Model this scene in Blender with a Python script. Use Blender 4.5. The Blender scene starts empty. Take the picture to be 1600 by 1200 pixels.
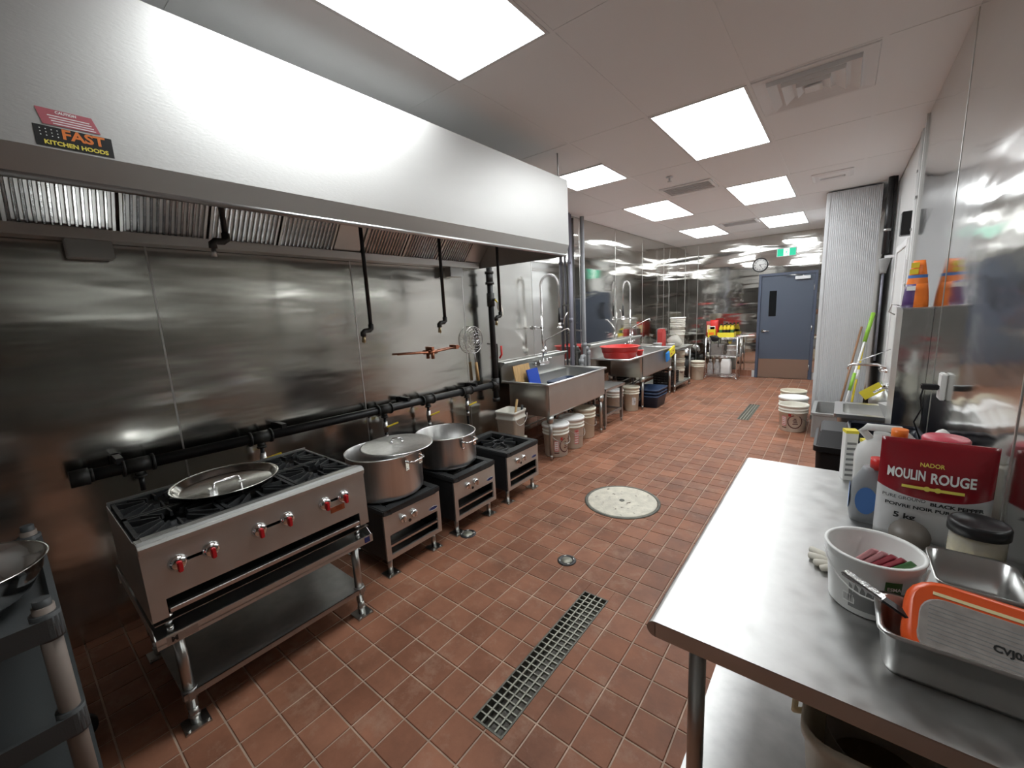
import bpy, bmesh, math, random
from mathutils import Vector, Matrix
random.seed(7)
S = bpy.context.scene
COL = S.collection
PI = math.pi
# ------------------------------------------------------------------ camera, world, exposure
FPX, YAW, PITCH, ROLL, CZ = 642.43, .6771, .1708, -.0507, 1.64
def cam_axes():
    f = Vector((-math.sin(YAW), math.cos(YAW), 0)); r = Vector((math.cos(YAW), math.sin(YAW), 0)); u = Vector((0, 0, 1))
    f2 = f*math.cos(PITCH) - u*math.sin(PITCH); u2 = u*math.cos(PITCH) + f*math.sin(PITCH)
    r3 = r*math.cos(ROLL) + u2*math.sin(ROLL); u3 = u2*math.cos(ROLL) - r*math.sin(ROLL)
    return f2, r3, u3
CF, CR, CU = cam_axes()
cd = bpy.data.cameras.new('camera'); cam = bpy.data.objects.new('camera', cd); COL.objects.link(cam)
cd.sensor_width = 36; cd.lens = FPX/1600*36; cd.clip_start = .02
cam.matrix_world = Matrix(((CR.x, CU.x, -CF.x, 0), (CR.y, CU.y, -CF.y, 0), (CR.z, CU.z, -CF.z, CZ), (0, 0, 0, 1)))
S.camera = cam
w = bpy.data.worlds.new('world'); S.world = w; w.use_nodes = True
w.node_tree.nodes['Background'].inputs[0].default_value = (.5, .5, .5, 1); w.node_tree.nodes['Background'].inputs[1].default_value = 0
LIGHT_STRENGTH = 7.0
S.cycles.diffuse_bounces = 6; S.cycles.glossy_bounces = 6
S.view_settings.view_transform = 'Standard'; S.view_settings.look = 'None'; S.view_settings.gamma = 1
S.view_settings.use_curve_mapping = False; S.view_settings.exposure = 1.2
def project(x, y, z):
    d = Vector((x, y, z-CZ)); t = d.dot(CF)
    if t < .05: return None
    return 800+FPX*d.dot(CR)/t, 600-FPX*d.dot(CU)/t

# room numbers (metres)
XL, XR, YB, YF, H = -3.08, .41, 10.2, -2.2, 2.94

# ------------------------------------------------------------------ materials
M = {}
def nodes_of(name):
    m = bpy.data.materials.new(name); m.use_nodes = True
    nt = m.node_tree; return m, nt, nt.nodes['Principled BSDF']
def mat(name, col, rough=.5, metal=0, var=0, vscale=8, bump=0, bscale=60, stretch=(1, 1, 1), trans=0, ior=1.45, emit=0, alpha=1, dirt=None, coat=0, rvar=0):
    m, nt, p = nodes_of(name)
    p.inputs['Base Color'].default_value = (*col, 1); p.inputs['Roughness'].default_value = rough; p.inputs['Metallic'].default_value = metal
    p.inputs['IOR'].default_value = ior
    if trans: p.inputs['Transmission Weight'].default_value = trans
    if coat: p.inputs['Coat Weight'].default_value = coat
    if alpha < 1: p.inputs['Alpha'].default_value = alpha
    if emit: p.inputs['Emission Color'].default_value = (*col, 1); p.inputs['Emission Strength'].default_value = emit
    if var or bump or dirt or rvar:
        tc = nt.nodes.new('ShaderNodeTexCoord'); mp = nt.nodes.new('ShaderNodeMapping'); nt.links.new(tc.outputs['Object'], mp.inputs[0])
        mp.inputs['Scale'].default_value = stretch
        if var or rvar:
            n = nt.nodes.new('ShaderNodeTexNoise'); n.inputs['Scale'].default_value = vscale; n.inputs['Detail'].default_value = 5
            nt.links.new(mp.outputs[0], n.inputs['Vector'])
        if var:
            r = nt.nodes.new('ShaderNodeMapRange'); r.inputs['From Min'].default_value = .3; r.inputs['From Max'].default_value = .7
            r.inputs['To Min'].default_value = 1-var; r.inputs['To Max'].default_value = 1+var; nt.links.new(n.outputs[0], r.inputs[0])
            mx = nt.nodes.new('ShaderNodeVectorMath'); mx.operation = 'SCALE'; mx.inputs[0].default_value = col; nt.links.new(r.outputs[0], mx.inputs['Scale'])
            last = mx.outputs[0]
            if dirt:
                n2 = nt.nodes.new('ShaderNodeTexNoise'); n2.inputs['Scale'].default_value = dirt[1]; n2.inputs['Detail'].default_value = 8; nt.links.new(mp.outputs[0], n2.inputs['Vector'])
                r2 = nt.nodes.new('ShaderNodeMapRange'); r2.inputs['From Min'].default_value = dirt[2]; r2.inputs['From Max'].default_value = dirt[2]+.08; nt.links.new(n2.outputs[0], r2.inputs[0])
                mm = nt.nodes.new('ShaderNodeMix'); mm.data_type = 'RGBA'; nt.links.new(r2.outputs[0], mm.inputs[0]); nt.links.new(last, mm.inputs[6]); mm.inputs[7].default_value = (*dirt[0], 1); last = mm.outputs[2]
            nt.links.new(last, p.inputs['Base Color'])
        if rvar:
            r3 = nt.nodes.new('ShaderNodeMapRange'); r3.inputs['From Min'].default_value = .3; r3.inputs['From Max'].default_value = .7
            r3.inputs['To Min'].default_value = max(.02, rough-rvar); r3.inputs['To Max'].default_value = rough+rvar; nt.links.new(n.outputs[0], r3.inputs[0]); nt.links.new(r3.outputs[0], p.inputs['Roughness'])
        if bump:
            n = nt.nodes.new('ShaderNodeTexNoise'); n.inputs['Scale'].default_value = bscale; n.inputs['Detail'].default_value = 3; nt.links.new(mp.outputs[0], n.inputs['Vector'])
            b = nt.nodes.new('ShaderNodeBump'); b.inputs['Strength'].default_value = 1; b.inputs['Distance'].default_value = bump
            nt.links.new(n.outputs[0], b.inputs['Height']); nt.links.new(b.outputs[0], p.inputs['Normal'])
    M[name] = m; return m
def sheet_steel(name, col, rough, wav, fine, scale=(1, 1, 1)):
    """polished sheet steel with the shallow buckles of thin wall sheets"""
    m, nt, p = nodes_of(name)
    p.inputs['Metallic'].default_value = 1
    g = nt.nodes.new('ShaderNodeNewGeometry'); mp = nt.nodes.new('ShaderNodeMapping'); mp.inputs['Scale'].default_value = scale
    nt.links.new(g.outputs['Position'], mp.inputs[0])
    def noise(sc, det): 
        n = nt.nodes.new('ShaderNodeTexNoise'); n.inputs['Scale'].default_value = sc; n.inputs['Detail'].default_value = det; nt.links.new(mp.outputs[0], n.inputs['Vector']); return n
    a, b = noise(1.5, 1.5), noise(5, 2)
    b1 = nt.nodes.new('ShaderNodeBump'); b1.inputs['Distance'].default_value = wav; b1.inputs['Strength'].default_value = 1; nt.links.new(a.outputs[0], b1.inputs['Height'])
    b2 = nt.nodes.new('ShaderNodeBump'); b2.inputs['Distance'].default_value = fine; b2.inputs['Strength'].default_value = 1; nt.links.new(b.outputs[0], b2.inputs['Height']); nt.links.new(b1.outputs[0], b2.inputs['Normal'])
    nt.links.new(b2.outputs[0], p.inputs['Normal'])
    c = noise(2.3, 6); r = nt.nodes.new('ShaderNodeMapRange'); r.inputs['From Min'].default_value = .35; r.inputs['From Max'].default_value = .7
    r.inputs['To Min'].default_value = rough*.8; r.inputs['To Max'].default_value = rough*1.35; nt.links.new(c.outputs[0], r.inputs[0]); nt.links.new(r.outputs[0], p.inputs['Roughness'])
    p.inputs['Base Color'].default_value = (*col, 1)
    M[name] = m; return m
sheet_steel('wall_steel', (.60, .59, .55), .17, .030, .0035, (1, .35, 1.5))
sheet_steel('wall_steel_b', (.62, .61, .58), .07, .040, .0022, (.22, 1, 1.5))
sheet_steel('wall_steel_f', (.60, .59, .56), .08, .038, .002, (1, .2, 1.5))
sheet_steel('wall_steel_r', (.6, .6, .58), .11, .024, .003, (1, .4, 1.5))
mat('hood_steel', (.50, .495, .48), .52, 1, var=.04, vscale=3, bump=.0004, bscale=160, stretch=(1, .3, 1))
mat('steel', (.6, .6, .58), .40, 1, var=.06, vscale=6, bump=.00015, bscale=40, stretch=(1, .08, 1))
mat('steel_y', (.60, .60, .58), .45, 1, var=.06, vscale=6, bump=.00015, bscale=40, stretch=(.08, 1, 1))
mat('sink_steel', (.54, .54, .52), .40, 1, var=.05, vscale=3, rvar=.02)
mat('table_steel', (.50, .50, .49), .41, 1, var=.08, vscale=20, bump=.0016, bscale=3.2, rvar=.07)
mat('pan_steel', (.55, .55, .54), .3, 1, var=.05, vscale=9)
mat('leg_steel', (.5, .5, .48), .3, 1)
mat('galv', (.42, .42, .41), .42, 1, var=.1, vscale=15)
mat('chrome', (.8, .8, .8), .08, 1)
mat('aluminium', (.72, .72, .71), .33, 1, var=.10, vscale=26, bump=.0012, bscale=22, stretch=(1, 1, .03))
mat('lid_steel', (.72, .72, .7), .14, 1, bump=.0006, bscale=12)
mat('baffle', (.5, .5, .49), .2, 1, var=.25, vscale=20, bump=.0008, bscale=25, stretch=(1, 1, .2))
mat('cast_iron', (.022, .023, .024), .5, 0, bump=.001, bscale=120)
mat('black_pipe', (.016, .016, .017), .38, 0, var=.2, vscale=20)
mat('malleable', (.045, .044, .042), .5, .4, var=.3, vscale=25)
mat('black_enamel', (.02, .02, .021), .38)
mat('black_plastic', (.012, .012, .013), .4)
mat('navy_black', (.008, .009, .016), .35)
mat('white_pail', (.72, .70, .62), .42, var=.06, vscale=5)
mat('cream_pail', (.68, .64, .52), .42, var=.06, vscale=5)
mat('white_plastic', (.78, .78, .76), .35)
mat('clear_plastic', (.85, .86, .86), .12, trans=.75, ior=1.2)
mat('milky_plastic', (.82, .82, .8), .3, trans=.35, ior=1.2)
mat('white_wall', (.62, .62, .61), .5, var=.03, vscale=2)
mat('cooler_panel', (.56, .57, .58), .38)
mat('ceiling_tile', (.88, .88, .88), .55, bump=.0003, bscale=150)
mat('tee_bar', (.88, .88, .88), .4)
mat('vent_white', (.82, .82, .82), .4)
mat('grout', (.44, .32, .24), .8, var=.25, vscale=6)
mat('plaster', (.55, .55, .54), .7)
mat('lamp', (.94, .98, 1.0), .5, emit=LIGHT_STRENGTH)
mat('lamp_frame', (.75, .75, .75), .4)
mat('door_blue', (.075, .092, .125), .42)
mat('frame_blue', (.07, .085, .125), .4)
mat('glass_dark', (.01, .011, .012), .06)  # opaque pane, the unlit room behind it put in as near-black colour
mat('kick', (.45, .38, .32), .32, 1)
mat('brushed', (.62, .62, .62), .3, 1)
mat('white_print', (.82, .82, .8), .5)
mat('black_print', (.015, .015, .015), .5)
mat('exit_green', (.0, .36, .2), .4, emit=.5)
mat('exit_white', (.85, .95, .9), .4, emit=.6)
mat('red_print', (.42, .045, .04), .5)
mat('red_pale', (.55, .22, .2), .5)
mat('brown_print', (.12, .055, .05), .5)
mat('red_plastic', (.62, .035, .03), .35)
mat('knob_red', (.5, .015, .02), .35)
mat('yellow', (.72, .55, .03), .4)
mat('yellow_tag', (.8, .68, .05), .45)
mat('orange', (.85, .2, .02), .4)
mat('purple', (.07, .03, .13), .4)
mat('wood', (.52, .33, .14), .55, var=.2, vscale=6, stretch=(1, 8, 1))
mat('broom_wood', (.28, .15, .08), .5, var=.2, vscale=10)
mat('green_grip', (.25, .5, .05), .4)
mat('blue_board', (.01, .06, .42), .4)
mat('sky_blue', (.03, .22, .6), .5)
mat('navy_tub', (.022, .04, .085), .4)
mat('copper', (.5, .2, .12), .3, 1, var=.25, vscale=30)
mat('brass', (.45, .36, .2), .35, 1)
mat('cotton', (.66, .63, .55), .9)
mat('pvc_grey', (.27, .28, .29), .45, var=.08, vscale=10)
mat('conduit', (.2, .2, .24), .4, .3)
mat('grey_cart', (.052, .056, .057), .55, bump=.0004, bscale=200)
mat('taupe', (.19, .155, .13), .55, var=.08, vscale=10)
mat('stone_grey', (.26, .26, .255), .5, var=.06, vscale=10)
mat('paper', (.75, .74, .72), .8)
mat('tile_base', (.24, .10, .06), .5, var=.25, vscale=6)
mat('green_label', (.05, .14, .04), .5)
mat('sachet', (.36, .05, .07), .25)
mat('sachet_pink', (.62, .28, .3), .3)
mat('bread_grey', (.30, .27, .25), .5, var=.15, vscale=40)
mat('bread_orange', (.75, .10, .02), .3)
mat('cream', (.8, .7, .4), .5)
mat('film', (.7, .68, .62), .12, trans=.6, ior=1.15, bump=.004, bscale=30)
mat('pink_lid', (.5, .05, .08), .4)
mat('label_blue', (.08, .2, .5), .4)
mat('grey_lid', (.16, .14, .12), .4)
mat('silver_tape', (.55, .55, .55), .25, 1, bump=.003, bscale=40)
mat('manhole', (.58, .55, .46), .6, .1, var=.15, vscale=14, dirt=((.10, .08, .05), 22, .62), bump=.003, bscale=90)
mat('drain_iron', (.13, .13, .11), .55, .5, var=.3, vscale=25)
mat('drain_grate', (.30, .30, .25), .5, .6, var=.25, vscale=25)
mat('pit', (.16, .15, .13), .7, var=.3, vscale=20)
mat('sticker_red', (.42, .12, .14), .4)
mat('fast_orange', (.75, .22, .06), .4)
mat('fast_yellow', (.8, .68, .12), .4)
mat('badge_blue', (.02, .03, .12), .3)
# quarry floor tile: colour varies tile by tile plus stains
TP, TX, TY = .1527, -1.7745, 1.268
def tile_material():
    m, nt, p = nodes_of('quarry_tile'); L = nt.links.new
    g = nt.nodes.new('ShaderNodeNewGeometry')
    a = nt.nodes.new('ShaderNodeVectorMath'); a.operation = 'SUBTRACT'; a.inputs[1].default_value = (TX, TY, 0); L(g.outputs['Position'], a.inputs[0])
    s = nt.nodes.new('ShaderNodeVectorMath'); s.operation = 'SCALE'; s.inputs['Scale'].default_value = 1/TP; L(a.outputs[0], s.inputs[0])
    fl = nt.nodes.new('ShaderNodeVectorMath'); fl.operation = 'MULTIPLY'; fl.inputs[1].default_value = (1, 1, 0); L(s.outputs[0], fl.inputs[0])
    f2 = nt.nodes.new('ShaderNodeVectorMath'); f2.operation = 'FLOOR'; L(fl.outputs[0], f2.inputs[0])
    wn = nt.nodes.new('ShaderNodeTexWhiteNoise'); wn.noise_dimensions = '2D'; L(f2.outputs[0], wn.inputs['Vector'])
    r = nt.nodes.new('ShaderNodeValToRGB'); r.color_ramp.elements[0].color = (.222, .094, .054, 1); r.color_ramp.elements[1].color = (.30, .134, .080, 1); L(wn.outputs['Value'], r.inputs[0])
    n = nt.nodes.new('ShaderNodeTexNoise'); n.inputs['Scale'].default_value = 2.2; n.inputs['Detail'].default_value = 8; n.inputs['Roughness'].default_value = .65; L(g.outputs['Position'], n.inputs['Vector'])
    mr = nt.nodes.new('ShaderNodeMapRange'); mr.inputs['From Min'].default_value = .33; mr.inputs['From Max'].default_value = .7; mr.inputs['To Min'].default_value = .62; mr.inputs['To Max'].default_value = 1.3; L(n.outputs[0], mr.inputs[0])
    v = nt.nodes.new('ShaderNodeVectorMath'); v.operation = 'SCALE'; L(r.outputs[0], v.inputs[0]); L(mr.outputs[0], v.inputs['Scale'])
    # pale mineral bloom in patches
    n2 = nt.nodes.new('ShaderNodeTexNoise'); n2.inputs['Scale'].default_value = 6; n2.inputs['Detail'].default_value = 10; n2.inputs['Roughness'].default_value = .75; L(g.outputs['Position'], n2.inputs['Vector'])
    m2 = nt.nodes.new('ShaderNodeMapRange'); m2.inputs['From Min'].default_value = .52; m2.inputs['From Max'].default_value = .72; m2.inputs['To Max'].default_value = .6; L(n2.outputs[0], m2.inputs[0])
    mx = nt.nodes.new('ShaderNodeMix'); mx.data_type = 'RGBA'; L(m2.outputs[0], mx.inputs[0]); L(v.outputs[0], mx.inputs[6]); mx.inputs[7].default_value = (.38, .24, .17, 1); L(mx.outputs[2], p.inputs['Base Color'])
    m3 = nt.nodes.new('ShaderNodeMapRange'); m3.inputs['From Min'].default_value = .35; m3.inputs['From Max'].default_value = .65; p.inputs['Specular IOR Level'].default_value = .2; m3.inputs['To Min'].default_value = .42; m3.inputs['To Max'].default_value = .62; L(n.outputs[0], m3.inputs[0]); L(m3.outputs[0], p.inputs['Roughness'])
    b = nt.nodes.new('ShaderNodeBump'); b.inputs['Distance'].default_value = .0015; L(n2.outputs[0], b.inputs['Height']); L(b.outputs[0], p.inputs['Normal'])
    M['quarry_tile'] = m
tile_material()
def bag_material():
    """printed pouch: dark red above a sagging line, silver-white below (flat print)"""
    m, nt, p = nodes_of('pepper_pouch'); L = nt.links.new
    tc = nt.nodes.new('ShaderNodeTexCoord'); sx = nt.nodes.new('ShaderNodeSeparateXYZ'); L(tc.outputs['Object'], sx.inputs[0])
    q = nt.nodes.new('ShaderNodeMath'); q.operation = 'MULTIPLY'; L(sx.outputs['X'], q.inputs[0]); L(sx.outputs['X'], q.inputs[1])
    k = nt.nodes.new('ShaderNodeMath'); k.operation = 'MULTIPLY_ADD'; L(q.outputs[0], k.inputs[0]); k.inputs[1].default_value = -1.5; L(sx.outputs['Z'], k.inputs[2])
    c = nt.nodes.new('ShaderNodeMath'); c.operation = 'GREATER_THAN'; L(k.outputs[0], c.inputs[0]); c.inputs[1].default_value = .15
    mx = nt.nodes.new('ShaderNodeMix'); mx.data_type = 'RGBA'; L(c.outputs[0], mx.inputs[0]); mx.inputs[6].default_value = (.6, .6, .6, 1); mx.inputs[7].default_value = (.26, .012, .02, 1); L(mx.outputs[2], p.inputs['Base Color'])
    p.inputs['Roughness'].default_value = .22; p.inputs['Coat Weight'].default_value = .3
    n = nt.nodes.new('ShaderNodeTexNoise'); n.inputs['Scale'].default_value = 14; L(tc.outputs['Object'], n.inputs['Vector'])
    b = nt.nodes.new('ShaderNodeBump'); b.inputs['Distance'].default_value = .004; L(n.outputs[0], b.inputs['Height']); L(b.outputs[0], p.inputs['Normal'])
    M['pepper_pouch'] = m
bag_material()

# ------------------------------------------------------------------ mesh helpers
def frames(pts):
    pts = [Vector(p) for p in pts]; n = len(pts); T = []
    for i in range(n):
        a = pts[max(i-1, 0)]; b = pts[min(i+1, n-1)]; t = (b-a); T.append(t.normalized() if t.length > 1e-9 else Vector((0, 0, 1)))
    u = T[0].orthogonal().normalized(); out = []
    for i in range(n):
        u = (u - T[i]*u.dot(T[i])); u = u.normalized() if u.length > 1e-9 else T[i].orthogonal().normalized()
        out.append((pts[i], u, T[i].cross(u)))
    return out
class B:
    def __init__(s): s.v = []; s.f = []; s.s = []; s.m = []
    def add(s, vs, fs, smooth=False, mi=0):
        o = len(s.v); s.v += [tuple(v) for v in vs]; s.f += [tuple(i+o for i in f) for f in fs]; s.s += [smooth]*len(fs); s.m += [mi]*len(fs); return s
    def box(s, x0, x1, y0, y1, z0, z1, mi=0):
        return s.add([(x, y, z) for z in (z0, z1) for y in (y0, y1) for x in (x0, x1)], [(0, 2, 3, 1), (4, 5, 7, 6), (0, 1, 5, 4), (2, 6, 7, 3), (0, 4, 6, 2), (1, 3, 7, 5)], mi=mi)
    def hexa(s, b4, t4):     # bottom and top quads, same winding (ccw seen from above)
        return s.add(list(b4)+list(t4), [(3, 2, 1, 0), (4, 5, 6, 7)]+[(i, (i+1) % 4, 4+(i+1) % 4, 4+i) for i in range(4)])
    def rings(s, rs, cap0=True, cap1=True, smooth=True, closed=False, mi=0):
        n = len(rs[0]); vs = [p for r in rs for p in r]; k = len(rs); fs = []
        for a in range(k if closed else k-1):
            b = (a+1) % k
            for i in range(n): j = (i+1) % n; fs.append((a*n+i, a*n+j, b*n+j, b*n+i))
        s.add(vs, fs, smooth, mi)
        if cap0 and not closed: s.add(rs[0], [tuple(reversed(range(n)))], False, mi)
        if cap1 and not closed: s.add(rs[-1], [tuple(range(n))], False, mi)
        return s
    def tube(s, pts, r, n=8, cap=True, mi=0, closed=False):
        fr = frames(pts); rr = r if isinstance(r, (list, tuple)) else [r]*len(fr)
        return s.rings([[p+u*(q*math.cos(2*PI*i/n))+v*(q*math.sin(2*PI*i/n)) for i in range(n)] for (p, u, v), q in zip(fr, rr)], cap, cap, True, closed, mi)
    def cyl(s, p0, p1, r, r1=None, n=16, cap=True, mi=0):
        return s.tube([p0, p1], [r, r if r1 is None else r1], n, cap, mi)
    def lathe(s, prof, c=(0, 0, 0), n=28, cap0=False, cap1=False, mi=0, a=1, b=1):
        return s.rings([[(c[0]+a*r*math.cos(2*PI*i/n), c[1]+b*r*math.sin(2*PI*i/n), c[2]+z) for i in range(n)] for r, z in prof], cap0, cap1, True, False, mi)
    def prism(s, poly, axis, a0, a1, mi=0):
        ix = 'xyz'.index(axis)
        def P(p, a): q = list(p); q.insert(ix, a); return q
        n = len(poly); A = [P(p, a0) for p in poly]; Bq = [P(p, a1) for p in poly]
        return s.add(A+Bq, [tuple(range(n)), tuple(reversed(range(n, 2*n)))]+[(i, n+i, n+(i+1) % n, (i+1) % n) for i in range(n)], mi=mi)
    def patch(s, r0, r1, z0, z1, a0, a1, c=(0, 0, 0), n=8, mi=0):
        vs = []; fs = []
        for i in range(n+1):
            t = a0+(a1-a0)*i/n
            vs += [(c[0]+r0*math.cos(t), c[1]+r0*math.sin(t), c[2]+z0), (c[0]+r1*math.cos(t), c[1]+r1*math.sin(t), c[2]+z1)]
        for i in range(n): fs.append((2*i, 2*i+2, 2*i+3, 2*i+1))
        return s.add(vs, fs, True, mi)
    def sphere(s, c, r, n=14, k=8, sc=(1, 1, 1), mi=0):
        return s.rings([[(c[0]+sc[0]*r*math.sin(PI*j/k)*math.cos(2*PI*i/n), c[1]+sc[1]*r*math.sin(PI*j/k)*math.sin(2*PI*i/n), c[2]-sc[2]*r*math.cos(PI*j/k)) for i in range(n)] for j in ([.02]+list(range(1, k))+[k-.02])], True, True, True, False, mi)
    def move(s, d): s.v = [(x+d[0], y+d[1], z+d[2]) for x, y, z in s.v]; return s
    def xf(s, m): s.v = [tuple(m @ Vector(v)) for v in s.v]; return s
    def mesh(s, name, mats, bev=0):
        me = bpy.data.meshes.new(name); me.from_pydata(s.v, [], s.f)
        me.polygons.foreach_set('use_smooth', s.s); me.polygons.foreach_set('material_index', s.m)
        for k in (mats if isinstance(mats, (list, tuple)) else [mats]): me.materials.append(M[k])
        bm = bmesh.new(); bm.from_mesh(me)
        bmesh.ops.remove_doubles(bm, verts=bm.verts, dist=1e-6)
        bmesh.ops.recalc_face_normals(bm, faces=bm.faces)
        if bev:
            ed = [e for e in bm.edges if len(e.link_faces) == 2 and e.calc_face_angle(0) > .6]
            bmesh.ops.bevel(bm, geom=ed, offset=bev, segments=2, affect='EDGES', clamp_overlap=True)
        bm.to_mesh(me); bm.free(); return me
    def obj(s, name, mats, parent=None, bev=0, loc=None, rot=None):
        o = bpy.data.objects.new(name, s.mesh(name, mats, bev)); COL.objects.link(o)
        if parent: o.parent = parent
        if loc: o.location = loc
        if rot: o.rotation_euler = rot
        return o
def tag(o, label, cat, group=None):
    o['label'] = label; o['category'] = cat
    if group: o['group'] = group
    return o
def thing(name, label, cat, loc=(0, 0, 0), rz=0, group=None):
    o = bpy.data.objects.new(name, None); COL.objects.link(o); o.location = loc; o.rotation_euler = (0, 0, rz); o.empty_display_size = .05
    return tag(o, label, cat, group)
def struct(o, label=None, cat=None):
    o['kind'] = 'structure'
    if label: o['label'] = label
    if cat: o['category'] = cat
    return o
def dup(root, loc, rz=None, label=None, group=None):
    def cp(o, par):
        c = o.copy(); COL.objects.link(c); c.parent = par
        for ch in list(o.children): cp(ch, c)
        return c
    r = cp(root, None); r.location = loc
    if rz is not None: r.rotation_euler = (0, 0, rz)
    if label: r['label'] = label
    if group: r['group'] = group
    return r
def rrect(w, d, r, n=5, cx=0, cy=0):
    out = []
    for (sx, sy, a0) in ((1, 1, 0), (-1, 1, PI/2), (-1, -1, PI), (1, -1, 1.5*PI)):
        for i in range(n+1):
            a = a0+PI/2*i/n; out.append((cx+sx*(w/2-r)+r*math.cos(a), cy+sy*(d/2-r)+r*math.sin(a)))
    return out
def rr(w, d, r, z, n=5, cx=0, cy=0): return [(x, y, z) for x, y in rrect(w, d, r, n, cx, cy)]
FX = Matrix(((0, 0, 1, 0), (1, 0, 0, 0), (0, 1, 0, 0), (0, 0, 0, 1)))      # print on a face looking to +x
FY = Matrix(((1, 0, 0, 0), (0, 0, -1, 0), (0, 1, 0, 0), (0, 0, 0, 1)))     # print on a face looking to -y
def text_b(txt, size, bold=0, sx=1, ext=.0004):
    cu = bpy.data.curves.new('txt', 'FONT'); cu.body = txt; cu.size = size; cu.align_x = 'CENTER'; cu.align_y = 'CENTER'; cu.extrude = ext; cu.offset = bold; cu.resolution_u = 3
    o = bpy.data.objects.new('txt', cu); COL.objects.link(o); dg = bpy.context.evaluated_depsgraph_get()
    me = bpy.data.meshes.new_from_object(o.evaluated_get(dg)); b = B(); b.add([(v.co.x*sx, v.co.y, v.co.z) for v in me.vertices], [tuple(p.vertices) for p in me.polygons])
    bpy.data.objects.remove(o); bpy.data.curves.remove(cu); bpy.data.meshes.remove(me); return b
def put(b, m, loc): return b.xf(Matrix.Translation(loc) @ m)

# ------------------------------------------------------------------ floor
DR = (-1.085, -.932, .98, 1.935)      # trench drain opening x0 x1 y0 y1
DR2 = (-1.072, -.92, 6.37, 7.42)
base = B()
xs0, xs1 = XL, XR+.02
for (a, b_, c, d) in ((xs0, xs1, YF, DR[2]), (xs0, DR[0], DR[2], DR[3]), (DR[1], xs1, DR[2], DR[3]), (xs0, xs1, DR[3], DR2[2]), (xs0, DR2[0], DR2[2], DR2[3]), (DR2[1], xs1, DR2[2], DR2[3]), (xs0, xs1, DR2[3], YB)): base.box(a, b_, c, d, -.1, -.004)
floor = struct(base.obj('floor', 'grout'), 'brown red quarry tile floor with pale grout', 'floor')
g = .0036
def tile_b(x0, x1, y0, y1):
    e = .0022; return B().add([(x0, y0, -.004), (x1, y0, -.004), (x1, y1, -.004), (x0, y1, -.004), (x0, y0, -.0018), (x1, y0, -.0018), (x1, y1, -.0018), (x0, y1, -.0018),
        (x0+e, y0+e, 0), (x1-e, y0+e, 0), (x1-e, y1-e, 0), (x0+e, y1-e, 0)], [(0, 1, 5, 4), (1, 2, 6, 5), (2, 3, 7, 6), (3, 0, 4, 7), (4, 5, 9, 8), (5, 6, 10, 9), (6, 7, 11, 10), (7, 4, 8, 11), (8, 9, 10, 11)])
def clipped(r, hole):
    x0, x1, y0, y1 = r; a, b_, c, d = hole
    if x1 <= a or x0 >= b_ or y1 <= c or y0 >= d: return [r]
    out = []
    if x0 < a: out.append((x0, a, y0, y1))
    if x1 > b_: out.append((b_, x1, y0, y1))
    m0, m1 = max(x0, a), min(x1, b_)
    if y0 < c: out.append((m0, m1, y0, c))
    if y1 > d: out.append((m0, m1, d, y1))
    return [q for q in out if q[1]-q[0] > .012 and q[3]-q[2] > .012]
cand = []
for i in range(int((XL-TX)/TP)-1, int((XR-TX)/TP)+2):
    for j in range(int((YF-TY)/TP)-1, int((YB-TY)/TP)+2):
        x0, x1, y0, y1 = TX+i*TP+g, TX+(i+1)*TP-g, TY+j*TP+g, TY+(j+1)*TP-g
        x0, x1, y0, y1 = max(x0, XL), min(x1, XR), max(y0, YF), min(y1, YB)
        if x1-x0 < .01 or y1-y0 < .01: continue
        for r in [q for h_ in clipped((x0, x1, y0, y1), DR) for q in clipped(h_, DR2)]:
            x0, x1, y0, y1 = r
            full = abs(x1-x0-TP+2*g) < 1e-4 and abs(y1-y0-TP+2*g) < 1e-4
            P = [project(x, y, 0) for x, y in ((x0, y0), (x1, y0), (x1, y1), (x0, y1))]
            area = 0
            if all(P) and any(-20 < p[0] < 1620 and p[1] < 1215 for p in P) and not (x0 > -.36 and y1 < 2.4) and not (x1 < -2.2 and y1 < 3.2) and not (x1 < -1.9 and y1 < 1.1):
                area = abs(sum(P[k][0]*P[(k+1) % 4][1]-P[(k+1) % 4][0]*P[k][1] for k in range(4)))/2
            cand.append((area, (x0, x1, y0, y1), full))
cand.sort(key=lambda t: -t[0])
tile_me = tile_b(-TP/2+g, TP/2-g, -TP/2+g, TP/2-g).mesh('floor_tile', 'quarry_tile')
rest = B(); rng = random.Random(3)
for k, (ar, r, full) in enumerate(cand):
    dz = rng.uniform(-.0006, .0006)
    if k < 300:
        o = bpy.data.objects.new('floor_tile', tile_me if full else tile_b(r[0]-(r[0]+r[1])/2, r[1]-(r[0]+r[1])/2, r[2]-(r[2]+r[3])/2, r[3]-(r[2]+r[3])/2).mesh('floor_tile', 'quarry_tile'))
        COL.objects.link(o); o.location = ((r[0]+r[1])/2, (r[2]+r[3])/2, dz); o.rotation_euler = (rng.uniform(-.003, .003), rng.uniform(-.003, .003), 0); o.parent = floor
    else: rest.add([(x, y, z+dz) for x, y, z in tile_b(*r).v], tile_b(0, 1, 0, 1).f)
ro = rest.obj('floor_tiles_far', 'quarry_tile', floor); ro['kind'] = 'stuff'

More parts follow.
